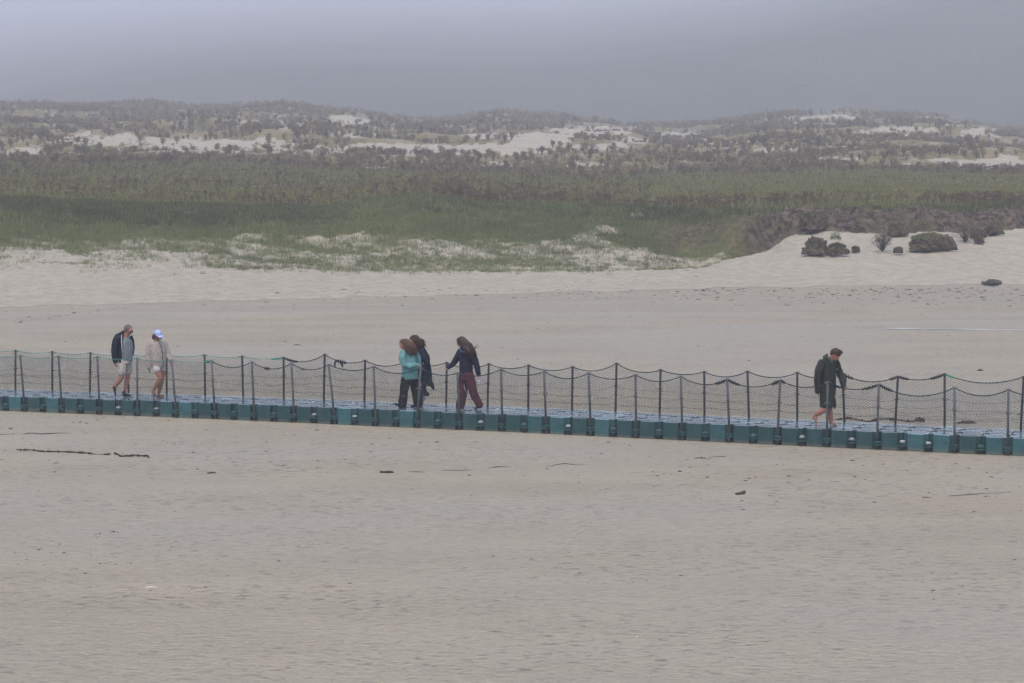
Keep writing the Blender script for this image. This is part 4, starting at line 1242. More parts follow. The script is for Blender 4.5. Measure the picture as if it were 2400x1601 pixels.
# --- man in a navy jacket, walking right with bowed head, one hand in his pocket
def build_man():
    P = Person('older man in open navy jacket, grey polo and patterned shorts, hand in his pocket', 288, .70, 8.25, 240, 750, 395, 1487)
    p, B = P.p, P.body
    f = Vector((.80, -.60, 0)); sd = Vector((.60, .80, 0))
    P.head((508, 200, -.02), 88, (.80, -.60), .42)
    P.tube(B, [(490, 260, 0), (452, 330, .02), (430, 400, .03)], [50, 52, 60])
    P.inner( [(430, 400, .02), (450, 560, 0), (445, 700, 0), (430, 830, 0)], [(150, 95), (150, 105), (135, 105), (140, 110)], wdir=sd)
    # leading leg (far) and trailing leg (near)
    P.join_trunk([(470, 840, .07)], 50); P.tube(B, [(470, 840, .07), (492, 1000, .08), (492, 1085, .07), (470, 1190, .08), (448, 1300, .09), (430, 1390, .09), (425, 1430, .09)], [58, 52, 48, 51, 40, 29, 30])
    P.join_trunk([(380, 840, -.09)], 50); P.tube(B, [(380, 840, -.09), (392, 980, -.13), (385, 1070, -.14), (335, 1150, -.13), (285, 1225, -.12), (235, 1290, -.11), (215, 1320, -.11)], [58, 54, 50, 52, 42, 29, 29])
    # arms inside the sleeves
    P.inner( [(285, 400, -.16), (240, 590, -.22), (240, 700, -.20), (250, 800, -.18)], [50, 44, 40, 26])
    P.hand(p(250, 800, -.18), (.12, -.05, -1), (.7, .6, 0), .085, .7)
    P.inner( [(560, 400, .12), (585, 560, .16), (575, 690, .10), (545, 760, .05)], [46, 42, 34, 26])
    P.finish_body(M_SKIN_RED); P.face_parts(False)
    C_, R, hf, hu, hs, hr = P.hd
    mb = MB(); mb.ell(C_ + hu * R * .22 - hf * R * .12, (R * .88, R * 1.0, R * .92), 16, 12, rot=hr)
    mb.ell(C_ - hf * R * .42 - hu * R * .22, (R * .72, R * .55, R * .55), 14, 10, rot=hr)
    hair = remeshed(mb, 'hair', M_GREYH, P.root, .010, 1, .003, 60)
    # keep the face free of hair
    bm = bmesh.new(); bm.from_mesh(hair.data)
    kill = [v for v in bm.verts if ((v.co - C_).dot(hf) > R * (.50 + .65 * max(0, (v.co - C_).dot(hu) / R - .1)) and (v.co - C_).dot(hu) < R * .62)]
    bmesh.ops.delete(bm, geom=kill, context='VERTS'); bm.to_mesh(hair.data); bm.free()
    g = MB()
    for k in (-1, 1):
        g.ell(C_ + hs * (k * R * .40) + hf * R * .92 - hu * R * .10, (R * .34, R * .12, R * .24), 12, 8, rot=hr)
        g.tube([C_ + hs * (k * R * .72) + hf * R * .78 - hu * R * .02, C_ + hs * (k * R * .88) + hf * R * .3, C_ + hs * (k * R * .86) - hf * R * .1 - hu * R * .05], R * .055, 6)
    g.tube([C_ + hs * (-R * .3) + hf * R * .98 - hu * R * .02, C_ + hs * (R * .3) + hf * R * .98 - hu * R * .02], R * .06, 6)
    g.build('sunglasses', M_LENS, P.root, True)
    mb = MB()
    P.tube(mb, [(440, 345, -.01), (452, 420, 0), (462, 560, 0), (455, 700, 0), (440, 800, 0)], [(75, 62), (150, 108), (160, 125), (150, 128), (148, 124)], wdir=sd)
    remeshed(mb, 'polo_shirt', M_POLO, P.root, .012, 2, .010, 8, 3)
    mb = MB()
    for a, b in (((405, 320, -.07), (452, 395, -.115)), ((520, 330, -.02), (480, 395, -.10))):
        P.tube(mb, [a, b], [16, 10])
    remeshed(mb, 'shirt_collar', M_POLO, P.root, .008, 1)
    # jacket: back shell, sleeves, hanging front panels, upright collar
    mb = MB()
    P.tube(mb, [(405, 265, .06), (352, 330, .05), (318, 420, .04), (306, 560, .03), (310, 700, .02), (318, 830, .02)], [(52, 50), (110, 92), (128, 118), (124, 128), (112, 128), (88, 110)], wdir=sd)
    P.tube(mb, [(285, 365, -.10), (245, 470, -.18), (232, 600, -.22), (238, 720, -.20), (248, 800, -.18)], [66, 62, 60, 54, 44])
    P.tube(mb, [(395, 300, -.06), (370, 430, -.13), (358, 620, -.14), (345, 830, -.12)], [(26, 46), (30, 66), (30, 66), (28, 60)], wdir=(1, 0, 0))
    P.tube(mb, [(560, 330, .05), (566, 450, .06), (562, 600, .07), (565, 735, .07)], [(26, 42), (24, 54), (22, 50), (14, 26)], wdir=(1, 0, 0))
    P.tube(mb, [(560, 370, .12), (590, 560, .15), (575, 690, .10)], [44, 42, 34])
    P.tube(mb, [(575, 320, .02), (548, 350, .04)], [22, 24])
    P.tube(mb, [(405, 240, .0), (400, 300, -.05)], [34, 30])
    remeshed(mb, 'jacket', M_NAVY, P.root, .012, 2, .012, 7, 5)
    mb = MB(); P.tube(mb, [(378, 285, -.165), (378, 420, -.215), (384, 560, -.225), (393, 690, -.215)], [5, 5, 5, 4], n=6)
    mb.build('zip', M_WHITE, P.root, True)
    mb = MB()
    P.tube(mb, [(432, 775, .0), (430, 850, -.01)], [(146, 122), (146, 124)], wdir=sd)
    P.tube(mb, [(495, 800, .06), (500, 900, .07), (492, 1005, .08)], [82, 80, 76])
    P.tube(mb, [(385, 800, -.08), (375, 900, -.11), (372, 1008, -.13)], [85, 86, 84])
    remeshed(mb, 'shorts', M_SHORTS, P.root, .012, 2, .008, 8, 7)
    for nm_, h_, t_, upv in (('shoe', p(388, 1487, .10), p(552, 1492, .05), None), ('shoe', p(190, 1285, -.10), p(240, 1478, -.14), (1, -.1, .25))):
        mb = MB(); P.foot(mb, h_, t_, .048, .075, upv)
        if upv is None: P.tube(mb, [(412, 1430, .09), (420, 1405, .09)], [36, 34])
        remeshed(mb, 'shoe', M_SHOE, P.root, .010, 1)
    mb = MB(); mb.tube([p(392, 1489, .10), p(470, 1491, .08), p(545, 1493, .05)], [(.046, .009), (.048, .009), (.036, .008)], 10, wdir=(.1, 1, 0)); mb.build('shoe_sole', M_TANSTRAP, P.root, True)
build_man()

# --- woman in a quilted jacket and pale blue cap, walking towards the right
def build_woman():
    P = Person('woman in pale blue cap, sunglasses and beige quilted jacket over white shorts', 372, .66, 8.25, 240, 750, 1110, 1487)
    p, B = P.p, P.body
    f = Vector((.45, -.89, 0)); sd = Vector((.89, .45, 0))
    P.head((1098, 268, -.02), 82, (.45, -.89), .30)
    P.tube(B, [(1090, 320, .02), (1082, 400, .04)], [42, 48])
    P.inner( [(1085, 400, .04), (1090, 600, .03), (1105, 860, .03)], [(140, 85), (125, 90), (130, 100)], wdir=sd)
    P.join_trunk([(1065, 880, -.06)], 50); P.tube(B, [(1065, 880, -.06), (1105, 1010, -.10), (1140, 1095, -.12), (1090, 1190, -.10), (1040, 1270, -.07), (1005, 1345, -.05), (1000, 1370, -.05)], [55, 60, 50, 50, 40, 28, 30])
    P.join_trunk([(1175, 880, .08)], 50); P.tube(B, [(1175, 880, .08), (1180, 1010, .08), (1168, 1110, .06), (1145, 1220, .08), (1125, 1320, .10), (1105, 1410, .10), (1105, 1435, .10)], [52, 58, 48, 50, 40, 28, 30])
    P.inner( [(955, 440, .0), (915, 640, .02), (915, 800, -.02), (920, 895, -.04)], [48, 42, 36, 24])
    P.hand(p(920, 895, -.04), (.10, 0, -1), (.8, .5, 0), .078, .55)
    P.inner( [(1235, 440, .10), (1290, 640, .10), (1320, 740, .03), (1338, 775, -.01)], [48, 42, 34, 24])
    P.hand(p(1338, 775, -.02), (.12, -.05, -1), (-.8, -.5, 0), .078, .8)
    P.foot(B, p(985, 1350, -.02), p(1010, 1468, -.10), .040, .06, (1, -.2, .2))
    P.foot(B, p(1075, 1470, .13), p(1215, 1478, .04), .040, .060)
    P.finish_body(M_SKIN_TAN); P.face_parts(False)
    C_, R, hf, hu, hs, hr = P.hd
    mb = MB(); rng = random.Random(3)
    for k in (-1, 1):
        a = [C_ + hs * (k * R * .78) + hu * R * .2 - hf * R * .1, C_ + hs * (k * R * .60) + hu * R * .2 - hf * R * .75]
        b = [C_ + hs * (k * R * 1.0) - hu * R * .85 + hf * R * .10, C_ + hs * (k * R * .60) - hu * R * 1.0 - hf * R * .6]
        strands(mb, rng, a, b, 34, .010, .012)
    strands(mb, rng, [C_ + hs * R * .6 - hf * R * .8, C_ - hs * R * .6 - hf * R * .8], [C_ + hs * R * .7 - hf * R * .6 - hu * R, C_ - hs * R * .7 - hf * R * .6 - hu * R], 40, .011, .012)
    mb.build('hair', M_BROWNH, P.root, True)
    mb = MB()
    mb.ell(C_ + hu * R * .36 - hf * R * .06, (R * .92, R * 1.05, R * .86), 18, 12, rot=hr)
    cap = remeshed(mb, 'cap', M_CAPB, P.root, .009, 1)
    bm = bmesh.new(); bm.from_mesh(cap.data)
    bmesh.ops.delete(bm, geom=[v for v in bm.verts if (v.co - C_).dot(hu) < R * .22], context='VERTS'); bm.to_mesh(cap.data); bm.free()
    mb = MB()
    rows = []
    for a in np.linspace(-1.15, 1.15, 11):
        i_ = C_ + hs * (R * .90 * math.sin(a)) + hf * (R * .96 * math.cos(a)) + hu * R * .30
        o_ = C_ + hs * (R * .80 * math.sin(a)) + hf * (R * (.98 + .82 * math.cos(a))) + hu * (R * (.30 - .34 * math.cos(a)))
        rows += [i_ + hu * .004, o_ + hu * .004, i_ - hu * .004, o_ - hu * .004]
    fs = []
    for k in range(10):
        o = k * 4; q = o + 4
        fs += [(o, o + 1, q + 1, q), (o + 2, q + 2, q + 3, o + 3), (o + 1, o + 3, q + 3, q + 1), (o, q, q + 2, o + 2)]
    mb.add(rows, fs); mb.build('brim', M_CAPB, cap, True)
    mb = MB(); mb.ell(C_ + hf * R * .86 + hu * R * .72 + hs * R * .05, (R * .24, R * .05, R * .12), 10, 6, rot=hr); mb.build('cap_emblem', M_WHITE, cap, True)
    g = MB()
    for k in (-1, 1):
        g.ell(C_ + hs * (k * R * .40) + hf * R * .92 - hu * R * .10, (R * .36, R * .12, R * .25), 12, 8, rot=hr)
    g.tube([C_ - hs * R * .85 + hf * R * .4, C_ - hs * R * .4 + hf * R * .95, C_ + hs * R * .4 + hf * R * .95, C_ + hs * R * .85 + hf * R * .4], R * .06, 6)
    g.build('sunglasses', M_LENS, P.root, True)
    mb = MB()
    pts = [p(1085, 392, .04) + Vector((math.cos(a) * P.r(58), math.sin(a) * P.r(52), .018 * math.sin(a) - .002)) for a in np.linspace(0, 2 * math.pi, 15)]
    mb.tube(pts, P.r(10), 6, caps=False); mb.build('collar', M_WHITE, P.root, True)
    mb = MB()
    P.tube(mb, [(1085, 392, .04), (1088, 440, .03), (1100, 600, .02), (1105, 740, .02), (1110, 872, .02)], [(70, 56), (155, 100), (158, 122), (155, 130), (150, 130)], wdir=sd)
    P.tube(mb, [(965, 440, .0), (925, 560, .02), (908, 680, .02), (912, 800, -.01), (922, 895, -.03)], [60, 60, 58, 54, 44])
    P.tube(mb, [(1225, 440, .10), (1272, 560, .11), (1300, 660, .09), (1322, 745, .02)], [58, 56, 52, 44])
    jk = remeshed(mb, 'quilted_jacket', M_QUILT, P.root, .011, 1, .006, 8, 2)
    # diamond quilting pressed into the padding
    me = jk.data; n = len(me.vertices)
    co = np.empty(n * 3, np.float32); me.vertices.foreach_get('co', co); co = co.reshape(-1, 3)
    no = np.empty(n * 3, np.float32); me.vertex_normals.foreach_get('vector', no); no = no.reshape(-1, 3)
    q = np.minimum(np.abs(np.sin((co[:, 0] + co[:, 2] * .8) * 24)), np.abs(np.sin((co[:, 0] - co[:, 2] * .8) * 24)))
    co = co + no * (np.clip(q * 3, 0, 1) * .008 - .006)[:, None]
    me.vertices.foreach_set('co', co.astype(np.float32).ravel()); me.update()
    mb = MB(); P.tube(mb, [(1128, 412, -.095), (1160, 500, -.155), (1178, 600, -.170), (1188, 720, -.172), (1190, 860, -.165)], [6, 6, 6, 6, 5], n=6)
    mb.build('placket', M_BROWNH, P.root, True)
    for x, y, d in ((1168, 495, -.165), (1190, 590, -.178), (1185, 697, -.182)):
        mb = MB(); mb.ell(p(x, y, d), (.014, .008, .014), 8, 6); mb.build('button', M_BLACK, P.root, True)
    mb = MB()
    P.tube(mb, [(1112, 830, .02), (1112, 890, .02)], [(132, 104), (134, 108)], wdir=sd)
    P.tube(mb, [(1064, 850, -.05), (1072, 935, -.075)], [68, 72]); P.tube(mb, [(1172, 850, .07), (1178, 930, .08)], [64, 68])
    remeshed(mb, 'shorts', M_WHITE, P.root, .011, 1, .006, 9, 4)
    for h_, t_, upv in ((p(978, 1352, -.01), p(1008, 1474, -.10), (1, -.2, .2)), (p(1066, 1484, .13), p(1225, 1488, .03), (0, 0, 1))):
        d = (t_ - h_); u_ = Vector(upv); u_ = (u_ - d.normalized() * u_.dot(d.normalized())).normalized(); s_ = d.normalized().cross(u_)
        mb = MB(); mb.tube([h_ - u_ * .006, h_.lerp(t_, .3) - u_ * .006, h_.lerp(t_, .75) - u_ * .006, t_ - u_ * .006], [(.038, .012), (.036, .012), (.046, .012), (.028, .011)], 10, wdir=s_)
        for q_ in (.50, .72):
            c = h_.lerp(t_, q_)
            mb.tube([c + s_ * .046, c + s_ * .036 + u_ * .045, c + u_ * .056, c - s_ * .036 + u_ * .045, c - s_ * .046], .014, 6, wdir=d)
        mb.build('sandal', M_TANSTRAP, P.root, True)
build_woman()

def shoe(P, heel, toe, m, w=.046, h=.075, up=None, sole=None):
    mb = MB(); P.foot(mb, heel, toe, w, h, up); o = remeshed(mb, 'shoe', m, P.root, .010, 1)
    if sole:
        d = (Vector(toe) - Vector(heel)).normalized(); u_ = Vector(up) if up else Vector((0, 0, 1)); u_ = (u_ - d * u_.dot(d)).normalized()
        mb = MB(); h_, t_ = Vector(heel) + u_ * .004, Vector(toe) + u_ * .004
        mb.tube([h_, h_.lerp(t_, .4), h_.lerp(t_, .75), t_ + d * .004], [(w * .85, .012), (w * .85, .011), (w * 1.05, .011), (w * .6, .010)], 10, wdir=d.cross(u_))
        mb.build('sole', sole, o, True)
    return o

# --- girl in the teal fleece with auburn curls, arms folded, walking left
def build_teal():
    P = Person('girl in teal sweater and wide black trousers, auburn curls hiding her face, arms folded', 952, .50, 7.84, 910, 770, 330, 1458)
    p, B = P.p, P.body
    sd = Vector((-.35, .94, 0))
    P.head((285, 285, -.02), 78, (-.90, -.35), .45)
    P.tube(B, [(310, 330, 0), (345, 410, .02)], [42, 50])
    P.inner( [(370, 420, 0), (385, 600, 0), (400, 920, 0)], [(80, 130), (85, 120), (90, 120)], wdir=(1, 0, 0))
    P.inner( [(345, 930, -.06), (290, 1150, -.08), (250, 1370, -.08)], [70, 52, 34]); P.inner( [(460, 930, .08), (475, 1150, .10), (490, 1390, .10)], [70, 52, 34])
    P.inner( [(295, 450, -.12), (315, 640, -.19), (410, 672, -.20), (500, 655, -.19)], [50, 42, 36, 25])
    P.hand(p(500, 655, -.20), (1, .15, .05), (0, -.3, -1), .075, .9)
    P.inner( [(520, 470, .10), (575, 680, .10), (480, 700, -.06)], [46, 42, 30])
    P.finish_body(M_SKIN_PALE); P.face_parts(True)
    C_, R, hf, hu, hs, hr = P.hd
    mb = MB(); rng = random.Random(8)
    mb.ell(C_ + hu * R * .20 - hf * R * .14, (R * 1.0, R * 1.06, R * 1.0), 16, 12, rot=hr)
    P.tube(mb, [(320, 260, .0), (400, 330, -.06), (450, 410, -.06), (490, 450, -.03)], [78, 92, 80, 34])
    P.tube(mb, [(350, 280, .06), (450, 350, .06), (510, 420, .04)], [60, 76, 40])
    hair = remeshed(mb, 'hair', M_AUBURN, P.root, .011, 1, .010, 26, 5)
    bm = bmesh.new(); bm.from_mesh(hair.data)
    bmesh.ops.delete(bm, geom=[v for v in bm.verts if (v.co - C_).dot(hf) > R * .42 and (v.co - C_).dot(hu) < R * .50 and abs((v.co - C_).dot(hs)) < R * 1.3 and v.co.x < p(300, 0).x], context='VERTS'); bm.to_mesh(hair.data); bm.free()
    mb = MB()
    strands(mb, rng, [p(230, 230, -.08), p(300, 210, -.09), p(380, 270, -.07), p(430, 300, .0)], [p(380, 490, -.16), p(430, 500, -.15), p(500, 480, -.10), p(560, 440, -.02)], 60, .011, .028, Vector((.02, -.05, .02)))
    mb.build('hair_locks', M_AUBURN, hair, True)
    mb = MB()
    P.tube(mb, [(335, 385, .0), (360, 430, .0), (385, 560, .0), (400, 700, .0), (405, 830, .0), (403, 925, .0)], [(60, 70), (115, 145), (130, 150), (140, 150), (150, 150), (158, 150)], wdir=(1, 0, 0))
    P.tube(mb, [(290, 435, -.10), (275, 540, -.17), (312, 650, -.20), (400, 685, -.21), (505, 660, -.20)], [66, 66, 60, 54, 44])
    P.tube(mb, [(510, 460, .08), (560, 570, .10), (575, 690, .08), (500, 712, -.08)], [60, 56, 50, 40])
    remeshed(mb, 'sweater', M_TEAL, P.root, .011, 2, .016, 7, 9)
    mb = MB()
    P.tube(mb, [(400, 880, 0), (400, 960, 0)], [(134, 128), (142, 128)], wdir=(1, 0, 0))
    P.tube(mb, [(330, 940, -.05), (300, 1080, -.07), (285, 1220, -.08), (258, 1400, -.08)], [92, 84, 78, 84])
    P.tube(mb, [(478, 930, .06), (492, 1100, .08), (515, 1250, .10), (545, 1395, .10)], [88, 78, 74, 80])
    remeshed(mb, 'trousers', M_BLACK, P.root, .012, 2, .012, 8, 11)
    shoe(P, p(245, 1455, -.08), p(95, 1385, -.10), M_BLACK, .046, .085, None, M_SOLE)
    shoe(P, p(545, 1462, .12), p(412, 1468, .05), M_BLACK, .046, .08, None, M_SOLE)
    mb = MB(); mb.ell(p(292, 1222, -.185), (.009, .005, .010), 8, 6); mb.build('white_logo', M_WHITE, P.root, True)
build_teal()

# --- girl in the long navy coat behind her
def build_coat():
    P = Person('girl in long dark navy coat with blowing brown hair, partly behind the teal sweater', 992, 1.05, 7.84, 910, 770, 660, 1424)
    p, B = P.p, P.body
    sd = Vector((-.2, .98, 0))
    P.head((485, 225, 0), 80, (-.92, -.2), .40)
    P.tube(B, [(515, 290, 0), (570, 380, 0)], [42, 52])
    P.inner( [(610, 400, 0), (650, 640, 0), (660, 920, 0)], [(85, 130), (90, 120), (90, 120)], wdir=(1, 0, 0))
    P.inner( [(640, 930, -.06), (600, 1150, -.08), (610, 1330, -.08), (640, 1380, -.08)], [70, 50, 32, 30]); P.inner( [(670, 930, .06), (650, 1130, .08), (690, 1230, .08)], [70, 50, 32])
    P.inner( [(600, 420, -.15), (690, 600, -.22), (640, 800, -.20), (590, 900, -.18)], [48, 42, 32, 24])
    P.hand(p(590, 900, -.18), (-.3, -.1, -1), (-.8, .3, 0), .075, 1.0)
    P.inner( [(640, 420, .16), (680, 620, .20), (640, 800, .16)], [48, 42, 30])
    P.finish_body(M_SKIN_PALE); P.face_parts(True)
    C_, R, hf, hu, hs, hr = P.hd
    mb = MB(); rng = random.Random(5)
    mb.ell(C_ + hu * R * .20 - hf * R * .14, (R * 1.0, R * 1.06, R * .98), 16, 12, rot=hr)
    P.tube(mb, [(520, 200, 0), (590, 270, .0), (640, 340, .0), (665, 420, .0)], [78, 84, 62, 26])
    hair = remeshed(mb, 'hair', M_BROWNH, P.root, .011, 1, .008, 26, 6)
    bm = bmesh.new(); bm.from_mesh(hair.data)
    bmesh.ops.delete(bm, geom=[v for v in bm.verts if (v.co - C_).dot(hf) > R * .42 and (v.co - C_).dot(hu) < R * .45], context='VERTS'); bm.to_mesh(hair.data); bm.free()
    mb = MB()
    strands(mb, rng, [p(450, 150, -.07), p(520, 140, -.08), p(580, 190, -.05), p(600, 220, .02)], [p(560, 430, -.12), p(640, 400, -.10), p(690, 340, -.05), p(680, 260, .0)], 55, .010, .018, Vector((.02, -.03, .02)))
    for a, b in (((640, 270), (755, 395)), ((660, 250), (745, 372))): mb.tube([p(*a), p((a[0] + b[0]) / 2 + 15, (a[1] + b[1]) / 2 - 8), p(*b)], [.006, .004, .0015], 4)
    mb.build('hair_locks', M_BROWNH, hair, True)
    mb = MB()
    P.tube(mb, [(560, 345, .0), (605, 400, .0), (650, 560, .0), (680, 720, .0), (695, 900, .0), (705, 1060, .0)], [(56, 60), (108, 150), (140, 160), (124, 155), (136, 155), (132, 150)], wdir=(1, 0, 0))
    P.tube(mb, [(590, 420, -.15), (690, 560, -.23), (735, 620, -.22), (670, 760, -.22), (600, 880, -.20)], [62, 66, 62, 56, 44])
    P.tube(mb, [(660, 420, .15), (735, 590, .20), (690, 760, .16)], [58, 58, 46])
    P.tube(mb, [(790, 980, .04), (822, 1060, .05), (850, 1110, .05), (860, 1140, .05)], [(46, 60), (40, 50), (22, 30), (8, 12)], wdir=(1, 0, 0))
    remeshed(mb, 'coat', M_NAVY, P.root, .012, 2, .014, 7, 13)
    mb = MB()
    P.tube(mb, [(640, 900, -.06), (620, 1120, -.08), (600, 1250, -.08), (590, 1395, -.08)], [84, 70, 64, 66])
    P.tube(mb, [(670, 950, .06), (655, 1100, .07), (690, 1200, .07), (742, 1222, .07)], [80, 66, 54, 44])
    remeshed(mb, 'jeans', M_DENIM, P.root, .012, 2, .010, 9, 15)
    shoe(P, p(725, 1258, .06), p(640, 1372, .03), M_SOLE, .046, .075, (-.8, 0, -.4) if False else (-.75, 0, -.5), None)
    shoe(P, p(660, 1412, -.06), p(540, 1418, -.12), M_SHOE, .046, .075, None, M_SOLE)
    return P
PC = build_coat()

# --- girl seen from behind in the navy jumper and burgundy trousers
def build_burg():
    P = Person('girl seen from behind in navy jumper and wide burgundy trousers, long dark hair', 1092, .72, 7.84, 910, 770, 1480, 1452)
    p, B = P.p, P.body
    sd = Vector((.55, -.83, 0))
    P.head((1385, 220, 0), 82, (-.86, .50), .30)
    P.tube(B, [(1400, 290, 0), (1430, 380, 0)], [42, 52])
    P.inner( [(1470, 400, 0), (1480, 600, 0), (1485, 800, 0)], [(120, 90), (115, 90), (118, 95)], wdir=(1, 0, 0))
    P.inner( [(1440, 850, .07), (1420, 1100, .08), (1380, 1400, .08)], [80, 56, 34]); P.inner( [(1545, 850, -.07), (1600, 1080, -.08), (1660, 1250, -.08), (1700, 1350, -.08)], [80, 56, 40, 32])
    P.inner( [(1370, 420, .10), (1290, 570, .16), (1230, 650, .14), (1185, 690, .12)], [50, 44, 34, 26])
    P.hand(p(1190, 690, .12), (-1, .0, -.35), (0, 0, -1), .072, .6)
    P.inner( [(1620, 440, -.08), (1680, 620, -.12), (1705, 760, -.10), (1712, 815, -.10)], [50, 44, 34, 25])
    P.hand(p(1712, 812, -.10), (.05, 0, -1), (-.8, .2, 0), .075, 1.3)
    P.finish_body(M_SKIN_PALE); P.face_parts(True)
    C_, R, hf, hu, hs, hr = P.hd
    mb = MB(); rng = random.Random(2)
    mb.ell(C_ + hu * R * .16 - hf * R * .10, (R * 1.0, R * 1.08, R * 1.02), 16, 12, rot=hr)
    P.tube(mb, [(1410, 190, -.02), (1480, 270, -.08), (1540, 350, -.11), (1580, 430, -.12)], [80, 92, 92, 50])
    hair = remeshed(mb, 'hair', M_DKHAIR, P.root, .011, 1, .008, 26, 7)
    bm = bmesh.new(); bm.from_mesh(hair.data)
    bmesh.ops.delete(bm, geom=[v for v in bm.verts if (v.co - C_).dot(hf) > R * .45 and (v.co - C_).dot(hu) < R * .42], context='VERTS'); bm.to_mesh(hair.data); bm.free()
    mb = MB()
    strands(mb, rng, [p(1350, 150, -.06), p(1400, 140, -.08), p(1460, 190, -.10), p(1490, 220, -.05)], [p(1450, 465, -.20), p(1530, 490, -.20), p(1620, 490, -.18), p(1665, 440, -.12)], 80, .011, .016, Vector((.03, -.05, .03)))
    for a, b in (((1590, 330), (1690, 262)), ((1600, 335), (1735, 300)), ((1610, 345), (1715, 245)), ((1640, 440), (1690, 425)), ((1650, 450), (1685, 470))):
        mb.tube([p(*a, -.1), p((a[0] + b[0]) / 2, (a[1] + b[1]) / 2 + 8, -.1), p(*b, -.1)], [.008, .006, .0015], 4)
    mb.build('hair_locks', M_DKHAIR, hair, True)
    mb = MB()
    P.tube(mb, [(1425, 340, .0), (1460, 390, .0), (1485, 520, .0), (1480, 660, .0), (1478, 785, .0)], [(80, 60), (135, 105), (138, 120), (128, 120), (124, 115)], wdir=(1, 0, 0))
    P.tube(mb, [(1380, 400, .06), (1310, 530, .13), (1250, 625, .14), (1160, 695, .12)], [68, 60, 52, 38])
    P.tube(mb, [(1590, 430, -.05), (1655, 560, -.10), (1690, 690, -.11), (1708, 825, -.10)], [68, 62, 54, 36])
    P.tube(mb, [(1400, 330, -.05), (1460, 370, -.12), (1520, 360, -.09)], [40, 52, 40])
    remeshed(mb, 'jumper', M_NAVYK, P.root, .011, 2, .012, 7, 17)
    mb = MB()
    P.tube(mb, [(1365, 300, -.12), (1366, 345, -.15), (1400, 382, -.19), (1450, 385, -.21)], [5, 5, 5, 4], n=6); P.tube(mb, [(1400, 285, -.12), (1470, 290, -.21), (1515, 325, -.22), (1525, 370, -.23)], [5, 5, 5, 4], n=6)
    mb.build('hood_cord', M_CORD, P.root, True)
    mb = MB()
    P.tube(mb, [(1482, 770, 0), (1490, 900, 0)], [(125, 118), (130, 124)], wdir=(1, 0, 0))
    P.tube(mb, [(1440, 840, .06), (1430, 1020, .08), (1410, 1200, .08), (1385, 1330, .08), (1362, 1452, .08)], [92, 92, 82, 76, 76])
    P.tube(mb, [(1540, 840, -.06), (1575, 1000, -.08), (1620, 1150, -.09), (1670, 1270, -.09), (1725, 1375, -.09)], [92, 88, 78, 72, 66])
    remeshed(mb, 'trousers', M_BURG, P.root, .012, 2, .014, 7, 19)
    mb = MB(); P.tube(mb, [(1440, 1000, -.205), (1462, 1080, -.22), (1495, 1145, -.22)], [4, 4, 3], n=6); mb.build('side_piping', M_LILAC, P.root, True)
    shoe(P, p(1750, 1345, -.08), p(1640, 1462, -.10), M_SOLEG, .050, .075, (-.75, 0, -.5), None)
    shoe(P, p(1420, 1452, .09), p(1310, 1454, .11), M_SHOE, .046, .07, None, None)
    return P
PB = build_burg()

